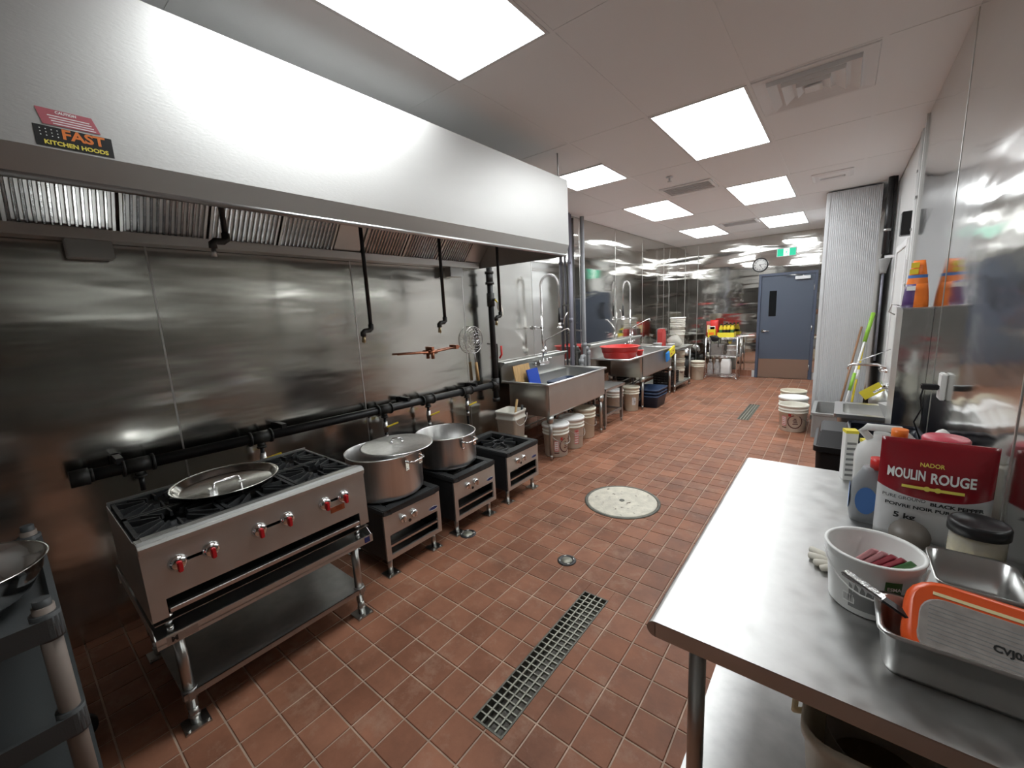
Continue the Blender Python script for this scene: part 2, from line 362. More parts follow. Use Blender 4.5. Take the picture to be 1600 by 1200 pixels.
# trench drain, nearer one: open pit with a lattice grate
def trench(x0, x1, y0, y1, nb, label, deep=True):
    t = thing('trench_drain', label, 'floor drain', ((x0+x1)/2, (y0+y1)/2, 0))
    hx, hy = (x1-x0)/2, (y1-y0)/2
    if deep:
        p = B().box(-hx, hx, -hy, hy, -.09, -.085).box(-hx, -hx+.004, -hy, hy, -.085, -.004).box(hx-.004, hx, -hy, hy, -.085, -.004).box(-hx, hx, -hy, -hy+.004, -.085, -.004).box(-hx, hx, hy-.004, hy, -.085, -.004)
        p.obj('channel', 'pit', t)
    z = 0 if deep else .003
    B().box(-hx, -hx+.008, -hy, hy, -.02, z+.001).box(hx-.008, hx, -hy, hy, -.02, z+.001).box(-hx+.008, hx-.008, -hy, -hy+.008, -.02, z+.001).box(-hx+.008, hx-.008, hy-.008, hy, -.02, z+.001).obj('frame', 'drain_iron', t)
    me = B().box(-hx+.008, hx-.008, -.003, .003, z-.012, z).mesh('cross_bar', 'drain_grate')
    for k in range(1, nb):
        o = bpy.data.objects.new('cross_bar', me); COL.objects.link(o); o.parent = t; o.location = (0, -hy+.008+(2*hy-.016)*k/nb, 0)
    for k in (-1, 0, 1):
        B().box(k*hx*.47-.0035, k*hx*.47+.0035, -hy+.008, hy-.008, z-.010, z+.001).obj('long_bar', 'drain_grate', t)
    return t
trench(*DR, 27, 'long narrow trench drain with iron lattice grate in the floor beside the prep table')
trench(*DR2, 30, 'pale trench drain grate in the floor out in front of the far sink')
# manhole
t = thing('manhole_cover', 'large round cream steel manhole cover with worn scuffed paint', 'manhole cover', (-1.375, 3.135, 0))
B().lathe([(.30, .0), (.315, .0), (.315, .004), (.30, .006), (.29, .004), (.29, .0)], n=48).obj('rim', 'drain_iron', t)
B().lathe([(.288, .0), (.288, .005), (.28, .007), (.0005, .008)], n=48).obj('plate', 'manhole', t)
B().cyl((0, 0, .007), (0, 0, .011), .022, n=16).obj('lifting_plug', 'drain_iron', t)
def floor_drain(x, y, r, label):
    t = thing('floor_drain', label, 'floor drain', (x, y, 0))
    B().lathe([(r, 0), (r, .004), (r*.88, .007), (r*.62, .006), (r*.6, 0)], n=28).obj('ring', 'black_enamel', t)
    b = B().lathe([(r*.6, .001), (r*.6, .005), (.0005, .006)], n=24); b.obj('strainer', 'drain_grate', t)
    for k in range(4): a = PI/4+k*PI/2; B().box(-.008, .008, -.003, .003, .0062, .0082).xf(Matrix.Translation((r*.75*math.cos(a), r*.75*math.sin(a), 0)) @ Matrix.Rotation(a+PI/2, 4, 'Z')).obj('slot', 'white_print', t)
floor_drain(-1.325, 2.135, .062, 'small round black floor drain out in the open between manhole and trench drain')
floor_drain(-2.12, 2.01, .062, 'small round black floor drain at the foot of the middle stock pot burner')

# ------------------------------------------------------------------ walls
wl = struct(B().box(XL-.15, XL-.004, YF, YB, 0, 3.2).obj('wall_left', 'plaster'), 'left wall clad in tall polished steel sheets', 'wall')
seams = [YF, -1.83, -.6, .62, 1.86, 3.1, 4.33, 5.56, 6.8, 8.03, 9.26, YB]
for a, b_ in zip(seams, seams[1:]): B().box(XL-.004, XL, a+.002, b_-.002, .15 if a > 3 else .0, H).obj('steel_panel', 'wall_steel' if a < 4 else 'wall_steel_f', wl)
for a in seams[1:-1]: B().box(XL-.001, XL+.002, a-.0045, a+.0045, .15, 2.9).obj('seam_strip', 'steel', wl)
wb = struct(B().box(XL-.15, XR+.15, YB+.004, YB+.15, 0, 3.2).obj('wall_back', 'plaster'), 'back wall clad in polished steel sheets around the door', 'wall')
bs = [XL, -2.9, -2.62, -1.405]
DX0, DX1, DH = -1.405, -.405, 2.17
for a, b_ in zip(bs, bs[1:]): B().box(a+.002, b_-.002, YB, YB+.004, .15, H if b_ != -1.405 else H).obj('steel_panel', 'wall_steel_b', wb)
B().box(DX0+.002, DX1-.002, YB, YB+.004, DH+.002, H).obj('steel_panel', 'wall_steel_b', wb)
B().box(DX1+.002, XR+.02, YB, YB+.004, .15, H).obj('steel_panel', 'wall_steel_b', wb)
for a in bs[1:-1]+[-.25]: B().box(a-.005, a+.005, YB-.002, YB+.001, .15, 2.9).obj('seam_strip', 'steel', wb)
YS = 4.57
wr = struct(B().box(XR+.004, XR+.2, YF, YS, 0, 3.2).box(XR+.02, XR+.2, YS, YB, 0, 3.2).obj('wall_right', 'white_wall'), 'right wall, polished steel near the prep table and white beyond', 'wall')
rs = [YF, -.7, .52, 1.76, 3.12, YS]
for a, b_ in zip(rs, rs[1:]): B().box(XR, XR+.004, a+.002, b_-.002, .0, H).obj('steel_panel', 'wall_steel_r', wr)
for a in rs[1:-1]: B().box(XR-.002, XR+.001, a-.004, a+.004, .0, H).obj('seam_strip', 'steel', wr)
B().box(XR-.012, XR+.02, YS, YS+.03, 0, H).obj('edge_trim', 'white_wall', wr)
struct(B().box(XL-.15, XR+.2, YF-.15, YF, 0, 3.2).obj('wall_front', 'plaster'), 'plain wall behind the camera', 'wall')
# coved tile base
def basetiles(name, a0, a1, side):
    root = None; k = 0; bb = B()
    if side == 'left': root = struct(B().box(XL-.002, XL+.006, a0, a1, 0, .15).obj(name, 'grout'))
    else: root = struct(B().box(a0, a1, YB-.006, YB+.002, 0, .15).obj(name, 'grout'))
    a = a0
    while a < a1-.01:
        e = min(a+.3, a1)
        if side == 'left': B().prism([(XL, 0), (XL+.03, 0), (XL+.016, .02), (XL+.013, .148), (XL, .15)], 'y', a+.002, e-.002).obj('base_tile', 'tile_base', root)
        else: B().prism([(YB, 0), (YB-.03, 0), (YB-.016, .02), (YB-.013, .148), (YB, .15)], 'x', a+.002, e-.002).obj('base_tile', 'tile_base', root)
        a = e
    root['label'] = 'brown tile base along the %s steel wall' % side
basetiles('baseboard_left', 3.1, YB-.03, 'left'); basetiles('baseboard_back', XL+.03, DX0-.06, 'back')

# ------------------------------------------------------------------ ceiling
ceil = struct(B().box(XL-.15, XR+.2, YF-.15, YB+.15, H+.02, H+.12).obj('ceiling', 'plaster'), 'suspended ceiling of pale grey panels with lamps let in', 'ceiling')
GX = [XL, -3.0425, -2.4175, -1.7925, -1.1675, -.5425, .0825, XR+.02]
GY = [YF, -1.755, -.54, .675, 1.89, 3.105, 4.32, 5.535, 6.75, 7.965, 9.18, YB]
lamps = {(3, 3): 'lamp panel over the steel hood front', (4, 5): 'lamp panel beside the large square air diffuser', (4, 7): 'lamp panel just past the small exhaust fan grille', (4, 9): 'lamp panel over the blue door',
         (2, 7): 'lamp panel above the far sink with the red basin', (2, 9): 'lamp panel above the table of white pails'}
half = {(2, 5)}; cut = {(5, 5): 'diff'}
def panel(x0, x1, y0, y1): B().box(x0+.005, x1-.005, y0+.005, y1-.005, H+.001, H+.018).obj('ceiling_panel', 'ceiling_tile', ceil, bev=0)
def lamp(x0, x1, y0, y1, label, L):
    t = thing('ceiling_lamp', label, 'ceiling light', ((x0+x1)/2, (y0+y1)/2, H), 0, 'flat ceiling lamp panels')
    hx, hy = (x1-x0)/2-.008, (y1-y0)/2-.008; f = .018
    B().box(-hx, hx, -hy, -hy+f, -.004, .018).box(-hx, hx, hy-f, hy, -.004, .018).box(-hx, -hx+f, -hy+f, hy-f, -.004, .018).box(hx-f, hx, -hy+f, hy-f, -.004, .018).obj('frame', 'lamp_frame', t)
    B().box(-hx+f, hx-f, -hy+f, hy-f, -.001, .012).obj('diffuser', 'lamp', t)
for i in range(len(GX)-1):
    for j in range(len(GY)-1):
        c = (GX[i], GX[i+1], GY[j], GY[j+1])
        if (i, j) in lamps: lamp(*c, 'bright rectangular '+lamps[(i, j)], 1)
        elif (i, j) in half:
            m = (c[2]+c[3])/2; panel(c[0], c[1], c[2], m); lamp(c[0], c[1], m, c[3], 'bright square lamp panel beside the end of the steel hood', 1)
        elif (i, j) in cut: panel(c[0], c[1], c[2]+.61, c[3])
        else: panel(*c)
for a in GX[1:-1]: B().box(a-.012, a+.012, YF, YB, H-.0012, H+.0005).obj('tee_bar', 'tee_bar', ceil)
for a in GY[1:-1]:
    for i in range(len(GX)-1): B().box(GX[i]+.012, GX[i+1]-.012, a-.010, a+.010, H-.001, H+.0005).obj('tee_bar', 'tee_bar', ceil)
# diffusers
def diffuser(x, y, w_, d, n, label, name='air_diffuser'):
    t = thing(name, label, 'air vent', (x, y, H))
    for k in range(n):
        s0, s1 = 1-k/(n+.2), 1-(k+.72)/(n+.2)
        rs_ = [[(sx*w_/2*q, sy*d/2*q, z) for sx, sy in ((-1, -1), (1, -1), (1, 1), (-1, 1))] for q, z in ((s0, -.002 if k else 0), (s0*.985, -.026 if k else -.008), (s0*.975, -.026 if k else -.008), (s1, -.004))]
        B().rings(rs_, False, False, False).obj('louvre_ring', 'vent_white', t)
    q = .2/(n+.2)+.10
    B().box(-w_/2*q, w_/2*q, -d/2*q, d/2*q, -.026, -.02).obj('centre_plate', 'vent_white', t)
    B().box(-w_/2*.95, w_/2*.95, -d/2*.95, d/2*.95, -.002, .0005).obj('plenum', 'vent_white', t)
diffuser(-.23, 3.41, .60, .60, 4, 'large square stepped ceiling air diffuser beside a lamp panel')
def grille(x, y, w_, d, label):
    t = thing('ceiling_grille', label, 'air vent', (x, y, H))
    B().box(-w_/2, w_/2, -d/2, -d/2+.03, -.012, 0).box(-w_/2, w_/2, d/2-.03, d/2, -.012, 0).box(-w_/2, -w_/2+.03, -d/2+.03, d/2-.03, -.012, 0).box(w_/2-.03, w_/2, -d/2+.03, d/2-.03, -.012, 0).obj('frame', 'vent_white', t)
    for k in range(7):
        y0 = -d/2+.04+(d-.08)*k/7; B().hexa([(-w_/2+.03, y0, -.010), (w_/2-.03, y0, -.010), (w_/2-.03, y0+.004, -.010), (-w_/2+.03, y0+.004, -.010)], [(-w_/2+.03, y0+.012, -.001), (w_/2-.03, y0+.012, -.001), (w_/2-.03, y0+.016, -.001), (-w_/2+.03, y0+.016, -.001)]).obj('slat', 'vent_white', t)
    B().box(-w_/2+.03, w_/2-.03, -d/2+.03, d/2-.03, -.0015, -.0008).obj('backing', 'vent_white', t)
grille(-1.46, 5.2, .54, .40, 'flat white ceiling grille nearest the hood end')
grille(-1.45, 8.1, .54, .42, 'flat white ceiling grille between the two farthest lamp panels')
t = thing('exhaust_fan_grille', 'small white exhaust fan cover on the ceiling near the white cooler', 'air vent', (-.18, 5.95, H))
B().rings([rr(.36, .36, .02, 0), rr(.36, .36, .02, -.008), rr(.3, .3, .02, -.02), rr(.22, .14, .01, -.02), rr(.22, .14, .01, -.003)], True, False, False).obj('cover', 'vent_white', t)
B().box(-.11, .11, -.07, .07, -.003, -.001).obj('opening', 'vent_white', t)
t = thing('sprinkler_head', 'small sprinkler head hanging from the ceiling between lamps', 'sprinkler', (-1.49, 4.62, H))
B().lathe([(.035, 0), (.035, -.005), (.012, -.008), (.010, -.03)], n=16).obj('escutcheon', 'brushed', t); B().cyl((0, 0, -.042), (0, 0, -.046), .022, n=14).cyl((0, 0, -.03), (0, 0, -.042), .004).obj('deflector', 'brushed', t)

# ------------------------------------------------------------------ door, exit sign, clock
door = struct(thing('door_1', 'slate blue steel door with narrow window and kick plate', 'door', ((DX0+DX1)/2, YB, 0)))
hw = (DX1-DX0)/2
B().box(-hw, -hw+.05, -.045, .0, 0, DH).box(hw-.05, hw, -.045, 0, 0, DH).box(-hw+.05, hw-.05, -.045, 0, DH-.05, DH).obj('door_frame', 'frame_blue', door, bev=.003)
leaf = B().box(-hw+.053, hw-.053, -.022, .012, .012, DH-.053).obj('door_leaf', 'door_blue', door, bev=.002)
B().box(-hw+.062, hw-.062, -.0245, -.0225, .012, .41).obj('kick_plate', 'kick', leaf)
wx = -.235
B().box(wx-.085, wx+.085, -.0265, -.022, 1.28, 1.30).box(wx-.085, wx+.085, -.0265, -.022, 1.82, 1.84).box(wx-.085, wx-.065, -.0265, -.022, 1.30, 1.82).box(wx+.065, wx+.085, -.0265, -.022, 1.30, 1.82).obj('window_frame', 'door_blue', leaf)
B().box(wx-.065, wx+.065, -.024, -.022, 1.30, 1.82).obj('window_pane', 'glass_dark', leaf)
h = B().cyl((-hw+.115, -.022, 1.0), (-hw+.115, -.034, 1.0), .032).cyl((-hw+.115, -.034, 1.0), (-hw+.115, -.07, 1.0), .011).tube([(-hw+.115, -.07, 1.0), (-hw+.15, -.073, 1.0), (-hw+.235, -.068, 1.0)], .010, 10)
h.obj('lever_handle', 'chrome', leaf)
B().box(.13, .38, -.085, -.0225, 2.02, 2.08).obj('closer_body', 'brushed', leaf, bev=.006)
B().cyl((.26, -.055, 2.08), (.26, -.055, 2.098), .012).tube([(.26, -.055, 2.095), (.12, -.12, 2.105), (-.02, -.06, 2.11)], .010, 8).obj('closer_arm', 'brushed', leaf)
for z in (.25, 1.05, 1.85): B().cyl((hw-.05, -.05, z-.055), (hw-.05, -.05, z+.055), .008, n=10).obj('hinge', 'brushed', door)
t = thing('exit_sign', 'green running man exit sign on the steel wall above the door', 'sign', (-.95, YB, 2.485))
B().box(-.165, .165, -.05, 0, 0, .165).obj('housing', 'vent_white', t, bev=.006)
B().box(-.155, .155, -.052, -.05, .012, .153).obj('green_panel', 'exit_green', t)
B().box(-.048, .048, -.0535, -.052, .016, .149).obj('white_panel', 'exit_white', t)
m = B().cyl((.012, -.055, .128), (.012, -.0538, .128), .011, n=12)
for a, b_, r in (((.004, .108), (-.006, .072), .009), ((-.006, .072), (.020, .055), .006), ((.020, .055), (.016, .030), .005), ((-.006, .072), (-.022, .048), .006), ((-.022, .048), (-.036, .046), .005), ((.004, .106), (.026, .09), .0045), ((.026, .09), (.036, .098), .004), ((.004, .106), (-.018, .100), .0045), ((-.018, .100), (-.026, .084), .004)):
    m.tube([(a[0], -.0545, a[1]), (b_[0], -.0545, b_[1])], r, 6)
m.obj('running_man', 'exit_green', t)
t = thing('wall_clock', 'round black rimmed wall clock with white face above the door', 'clock', (-1.4, YB, 2.365))
RY = Matrix.Rotation(PI/2, 4, 'X')
B().lathe([(.145, 0), (.145, .03), (.135, .04), (.125, .035), (.125, 0)], n=40).xf(RY).obj('rim', 'black_plastic', t)
B().lathe([(.126, .0), (.126, .02), (.0005, .02)], n=40).xf(RY).obj('dial', 'white_plastic', t)
for k in range(12):
    nb = text_b(str(k or 12), .034, .0006); a = PI/2-2*PI*k/12; put(nb, FY, (.098*math.cos(a), -.0205, .098*math.sin(a))).obj('numeral', 'black_print', t)
def hand(l, wd, ang, nm): B().box(-.02, l, -wd/2, wd/2, 0, .0015).xf(Matrix.Translation((0, -.023, 0)) @ RY @ Matrix.Rotation(ang, 4, 'Z')).obj(nm, 'black_print', t)
hand(.06, .008, PI/2-2*PI*5.22/12, 'hour_hand'); hand(.09, .006, PI/2-2*PI*13/60, 'minute_hand')

# ------------------------------------------------------------------ exhaust hood
HX, HB, HT, HY0, HY1 = -1.9, 2.105, 2.725, .08, 3.25
hood = thing('exhaust_hood', 'long stainless exhaust hood over the cooking line', 'exhaust hood', (HX, HY0, HB))
hl = HY1-HY0; bk = XL-HX+.012
B().box(-.004, 0, 0, hl, .092, HT-HB).obj('front_panel', 'hood_steel', hood)
B().hexa([(-.034, 0, .014), (-.030, 0, .014), (-.030, hl, .014), (-.034, hl, .014)], [(-.004, 0, .092), (0, 0, .092), (0, hl, .092), (-.004, hl, .092)]).obj('lower_band', 'steel', hood)
B().tube([(-.034, 0, .010), (-.034, hl, .010)], .011, 10).obj('front_lip', 'brushed', hood)
B().box(bk, -.004, 0, hl, HT-HB-.004, HT-HB).obj('top_panel', 'hood_steel', hood)
for y in (0, hl-.004): B().prism([(bk, 0), (-.034, .0), (-.004, .09), (-.004, HT-HB-.004), (bk, HT-HB-.004)], 'y', y, y+.004).obj('end_panel', 'hood_steel', hood)
B().box(bk, bk+.004, .004, hl-.004, .02, HT-HB-.004).obj('back_panel', 'hood_steel', hood)
# filter bank slopes from low at the wall to high at the front
fx0, fz0, fx1, fz1 = bk+.10, .045, bk+.46, .46
fl = math.hypot(fx1-fx0, fz1-fz0); fang = math.atan2(fz1-fz0, fx1-fx0)
FM = Matrix.Translation((fx0, 0, fz0)) @ Matrix.Rotation(-fang, 4, 'Y')     # local x up the slope, z out of it towards the room and floor
me_b = B().prism([(0, 0), (.013, 0), (.013, -.008), (.010, -.012), (.003, -.012), (0, -.008)], 'x', .02, fl-.02).mesh('baffle', 'baffle')
ys = [.04+.385*k for k in range(4)]; starts = ys+[1.80+.385*k for k in range(3)]
for y in starts:
    fr = B().box(0, .02, 0, .37, -.02, 0).box(fl-.02, fl, 0, .37, -.02, 0).box(.02, fl-.02, 0, .012, -.02, 0).box(.02, fl-.02, .358, .37, -.02, 0).box(.02, fl-.02, .012, .358, -.004, 0, 1)
    f = fr.xf(FM).obj('baffle_filter', ['steel', 'steel'], hood, loc=(0, y, 0))
    for k in range(13):
        o = bpy.data.objects.new('baffle', me_b); COL.objects.link(o); o.parent = f; o.matrix_local = FM @ Matrix.Translation((0, 0.0135+.0265*k, -.004))
for y0, y1 in ((1.585, 1.795), (2.96, hl-.006)): B().box(0, fl, y0, y1, -.006, 0).xf(FM).obj('blank_panel', 'steel', hood)
B().prism([(bk+.004, .0), (bk+.12, 0), (bk+.13, .05), (bk+.122, .05), (bk+.114, .008), (bk+.004, .008)], 'y', .02, hl-.02).obj('grease_trough', 'steel', hood)
for y in (.22, 2.75): B().box(bk+.03, bk+.11, y, y+.17, -.09, -.001).obj('grease_cup', 'steel', hood, bev=.004)
for y in (.05, hl-.05):
    for x in ((-.06, bk+.1) if y > 1 else (bk+.1,)): B().cyl((x, y, HT-HB), (x, y, H-HB-.001), .006, n=8).box(x-.02, x+.02, y-.02, y+.02, HT-HB, HT-HB+.01).cyl((x, y, HT-HB+.01), (x, y, HT-HB+.03), .012, n=8).obj('hanger_rod', 'galv', hood)
# stickers on the front
st = B().box(.0002, .001, .10, .27, .085+.012, .155).obj('sticker', 'black_print', hood); st['label'] = 'black sticker with orange and yellow lettering'
put(text_b('FAST', .038, .0012, 1.15), FX, (.0014, .205, .138)).obj('lettering', 'fast_orange', st)
put(text_b('KITCHEN HOODS', .0165, .0006, 1.05), FX, (.0014, .187, .109)).obj('lettering', 'fast_yellow', st)
dots = B()
for i in range(4):
    for j in range(3): dots.cyl((.001, .113+.012*i, .128+.009*j), (.0014, .113+.012*i, .128+.009*j), .0016, n=6)
dots.obj('dot_print', 'white_print', st)
s2 = B().prism([(.112, .205), (.232, .205), (.247, .162), (.122, .160)], 'x', .0011, .0016).obj('sticker', 'sticker_red', hood); s2['label'] = 'dark red caution sticker'
put(text_b('CAUTION', .010, .0003), FX, (.0019, .175, .198)).obj('lettering', 'white_print', s2)
for k in range(4): B().box(.0016, .0019, .135+.003*k, .225+.004*k, .186-.007*k, .1885-.007*k).obj('text_line', 'white_print', s2)

# ------------------------------------------------------------------ suppression drop pipes
def drop(y, zend, short, label):
    t = thing('suppression_pipe', label, 'pipe', (-2.4, y, zend), 0, 'black fire suppression pipes hanging under the hood')
    top = HT-zend-.006
    B().cyl((0, 0, .1), (0, 0, top), .0125, n=12).obj('drop_pipe', 'black_pipe', t)
    B().tube([(0, 0, .115), (0, 0, .085), (0, -.012, .075), (0, -.05, .073), (0, -.06, .063), (0, -.06, .04)], [.018, .018, .016, .016, .018, .018], 10).obj('elbow', 'malleable', t)
    n = B().cyl((0, -.06, .04), (0, -.062, .0), .010, .013, 10)
    if not short: n.tube([(.0, -.06, .035), (.014, -.062, .02), (.008, -.064, -.01)], .002, 6)
    n.obj('nozzle', 'brass' if not short else 'brushed', t)
drop(.80, 1.98, True, 'short black nozzle pipe under the hood above the six burner range')
drop(1.55, 1.50, False, 'black nozzle pipe with brass tip hanging above the stock pot with lid')
drop(2.2, 1.52, False, 'black nozzle pipe hanging above the open stock pot')
drop(2.87, 1.54, False, 'black nozzle pipe hanging beside the vertical gas riser')

# ------------------------------------------------------------------ gas manifold
gm = thing('gas_manifold', 'black gas manifold pipe running along the wall behind the burners', 'gas pipe', (-2.96, .15, 0))
def gz(y): return .93+(.87-.93)*(y-.15)/3.25
def gp(y, dz=0): return (0, y-.15, gz(y)+dz)
B().cyl(gp(.17), gp(3.36), .032, n=18).obj('main_pipe', 'black_pipe', gm)
B().cyl(gp(.13), gp(.20), .045, n=8).cyl(gp(.20), gp(.215), .036, n=16).obj('end_cap', 'malleable', gm)
for y in (.39, 1.0, 1.95, 2.42, 2.93):
    tb = B().cyl(gp(y-.06), gp(y+.06), .041, n=18).cyl(gp(y-.068), gp(y-.055), .047, n=18).cyl(gp(y+.055), gp(y+.068), .047, n=18).cyl(gp(y, -.03), gp(y, -.065), .024, n=12).cyl(gp(y, -.058), gp(y, -.07), .029, n=12)
    tee = tb.obj('pipe_tee', 'malleable', gm)
    bot = .30 if y > 1.5 else .78
    B().cyl(gp(y, -.07), (0, y-.15, bot), .0125, n=12).obj('branch_pipe', 'black_pipe', tee)
    if y > .9:
        zv = gz(y)-.15
        B().cyl((0, y-.15, zv-.045), (0, y-.15, zv+.045), .019, n=8).sphere((0, y-.15, zv), .024, 10, 6).cyl((0, y-.15, zv), (.04, y-.15, zv), .008, n=8).obj('ball_valve', 'brushed', tee)
        B().hexa([(.034, y-.165, zv+.001), (.046, y-.165, zv+.001), (.046, y-.05, zv+.012), (.034, y-.05, zv+.012)], [(.034, y-.165, zv+.014), (.046, y-.165, zv+.014), (.046, y-.05, zv+.026), (.034, y-.05, zv+.026)]).obj('lever', 'yellow', tee, bev=.003)
        if y > 1.5: B().cyl((0, y-.15, zv-.11), (0, y-.15, zv-.07), .018, n=8).obj('union', 'galv', tee)
for y in (.32, 1.15, 2.2, 2.95+.12): B().box(-.115, .02, y-.165, y-.135, gz(y)+.028, gz(y)+.06).box(-.115, -.1, y-.175, y-.125, gz(y)-.03, gz(y)+.06).obj('wall_bracket', 'black_pipe', gm)
r0 = (0, 3.39-.15)
B().cyl((0, r0[1], .70), (0, r0[1], 2.38), .032, n=18).obj('riser_pipe', 'black_pipe', gm)
B().cyl((0, r0[1], gz(3.39)-.07), (0, r0[1], gz(3.39)+.07), .043, n=18).cyl((0, r0[1]-.07, gz(3.39)), (0, r0[1], gz(3.39)), .043, n=18).cyl((0, r0[1], .68), (0, r0[1], .72), .042, n=18).obj('riser_tee', 'malleable', gm)
B().cyl((0, r0[1], 1.96), (0, r0[1], 2.08), .038, n=10).cyl((0, r0[1], 1.95), (0, r0[1], 1.975), .048, n=10).cyl((0, r0[1], 2.06), (0, r0[1], 2.085), .048, n=10).obj('union', 'malleable', gm)
B().cyl((0, r0[1], 1.72), (0, r0[1], 1.86), .042, n=12).cyl((0, r0[1], 1.79), (.06, r0[1], 1.79), .014, n=10).obj('shut_off_valve', 'malleable', gm)
B().tube([(.06, r0[1], 1.79), (.075, r0[1]+.02, 1.76), (.075, r0[1]+.05, 1.68)], .008, 8).obj('valve_lever', 'yellow', gm)
b = B()
for k in range(5): b.sphere((.085, r0[1]+.015+.012*k, 1.72-.015*k+.01*(k % 2)), .028, 10, 6, (.5, .8, 1.9))
tag(b.obj('cotton_glove', 'cotton', None, loc=(-2.955, .155, 0)), 'off white cotton work glove hung on the gas riser valve', 'glove')
t = thing('copper_pull_line', 'thin copper pipe run across the steel wall behind the stock pots', 'pipe', (XL+.035, 2.2, 1.33))
B().tube([(0, 0, .0), (0, .2, -.01), (0, .40, -.022), (0, .76, .0)], .009, 8).obj('tube', 'copper', t)
B().cyl((0, .35, -.02), (0, .45, -.02), .02, n=8).cyl((0, .40, -.02), (0, .40, -.085), .017, n=8).obj('tee_fitting', 'copper', t)
B().box(-.034, .012, .385, .415, .0, .03).box(-.034, .012, .70, .74, -.02, .02).obj('clip', 'copper', t)
t = thing('pull_handle_line', 'slim pipe with red lever beside the gas riser', 'pipe', (XL+.045, 3.52, .86))
B().tube([(0, 0, 0), (0, .02, .36), (0, .02, .44), (0, -.04, .45)], .008, 8).obj('tube', 'malleable', t); B().tube([(.02, .03, .28), (.03, .06, .32), (.03, .055, .42)], .012, 8).obj('lever', 'red_plastic', t)
# spider skimmer hung on the wall
t = thing('spider_skimmer', 'wire spider skimmer with wooden handle hanging on the steel wall', 'skimmer', (XL+.04, 3.17, 1.38))
bw = B()
R = .14
def sk(r, a): return (.06*(1-(r/R)**2)-.0, r*math.cos(a), r*math.sin(a))
bw.tube([sk(R, 2*PI*k/28) for k in range(28)], .004, 6, closed=True)
for rr_ in (.035, .065, .095, .12): bw.tube([sk(rr_, 2*PI*k/20) for k in range(20)], .0018, 4, closed=True)
for k in range(12): bw.tube([sk(.004, PI*2*k/12), sk(.07, PI*2*k/12), sk(.10, PI*2*k/12), sk(R, PI*2*k/12)], .0018, 4)
bw.obj('wire_basket', 'chrome', t); B().tube([(.0, .0, -R), (.005, .01, -.26)], .007, 8).obj('socket', 'galv', t); B().tube([(.005, .01, -.24), (.01, .02, -.44)], [.016, .02], 10).obj('handle', 'wood', t)

# ------------------------------------------------------------------ six burner range on its stand
sx, sy0, sy1 = -1.95, .20, 1.13
st = thing('equipment_stand', 'stainless equipment stand with undershelf carrying the six burner range', 'stand', (sx, (sy0+sy1)/2, 0))
hw = (sy1-sy0)/2
tp = B().box(-.76, 0, -hw, hw, .455, .458).box(-.003, 0, -hw, hw, .44, .482).box(-.76, -.757, -hw, hw, .42, .52)
tp.prism([(-.76, .458), (-.04, .458), (-.0, .47), (-.05, .505), (-.76, .51)], 'y', -hw, -hw+.003).prism([(-.76, .458), (-.04, .458), (-.0, .47), (-.05, .505), (-.76, .51)], 'y', hw-.003, hw)
tp.obj('top', 'steel_y', st)
B().box(.0, .0008, -hw+.03, -hw+.13, .443, .476).obj('maker_plate', 'galv', st)
put(text_b('M', .028, .0012), FX, (.0013, -hw+.055, .459)).obj('lettering', 'black_print', st)
B().box(0, .0008, hw-.05, hw-.018, .446, .476).obj('maker_plate', 'badge_blue', st)
B().box(-.70, -.05, -hw+.05, hw-.05, .165, .168).box(-.053, -.05, -hw+.05, hw-.05, .14, .168).box(-.70, -.697, -hw+.05, hw-.05, .14, .168).obj('undershelf', 'galv', st)
for x in (-.075, -.69):
    for y in (-hw+.075, hw-.075):
        lg = B().cyl((x, y, .085), (x, y, .44), .0205, n=14).obj('leg', 'leg_steel', st)
        B().cyl((x, y, .13), (x, y, .175), .028, n=14).box(x-.012, x+.033, y-.01, y+.01, .135, .17).obj('collar', 'galv', lg)
        B().cyl((x, y, .008), (x, y, .085), .018, n=14).cyl((x, y, .04), (x, y, .05), .022, n=8).box(x-.045, x+.045, y-.045, y+.045, 0, .008).cyl((x+.033, y-.033, .008), (x+.033, y-.033, .016), .008, n=6).cyl((x+.033, y+.033, .008), (x+.033, y+.033, .016), .008, n=6).obj('flanged_foot', 'leg_steel', lg)
rg = thing('gas_range', 'six burner stainless countertop gas range with red tipped knobs', 'range', (sx-.0, (sy0+sy1)/2, .459))
D = -.66
rw = hw-.005
B().box(D, -.05, -rw, -rw+.003, .07, .395).obj('side_panel', 'steel', rg); B().box(D, -.05, rw-.003, rw, .07, .395).obj('side_panel', 'steel', rg)
B().box(D, D+.003, -rw+.003, rw-.003, .07, .41).obj('back_panel', 'steel', rg)
B().box(D+.003, -.016, -rw+.003, rw-.003, .07, .073).obj('burner_box', 'galv', rg)
B().prism([(-.085, .405), (-.02, .415), (-.003, .408), (.002, .395), (0, .375), (-.012, .37), (-.05, .37), (-.085, .395)], 'y', -rw, rw).obj('front_rail', 'steel_y', rg, bev=.002)
yc = (sy0+sy1)/2; SL = [(a-yc+.03, b_-yc-.03) for a, b_ in ((.31, .42), (.60, .72), (.90, 1.0))]      # slots cut between each pair of knobs
fp = B().box(-.016, -.012, -rw, rw, .165, .283).box(-.016, -.012, -rw, rw, .297, .37).box(-.052, -.012, -rw, -rw+.05, .09, .165).box(-.052, -.012, rw-.05, rw, .09, .165)
for a, b_ in zip([-rw]+[q[1] for q in SL], [q[0] for q in SL]+[rw]): fp.box(-.016, -.012, a, b_, .283, .297)
fp.box(-.052, -.016, -rw, -rw+.003, .165, .37).box(-.052, -.016, rw-.003, rw, .165, .37).obj('front_panel', 'steel_y', rg)
B().box(-.03, -.004, -rw+.055, rw-.055, .105, .125).obj('crumb_tray', 'brushed', rg, bev=.003)
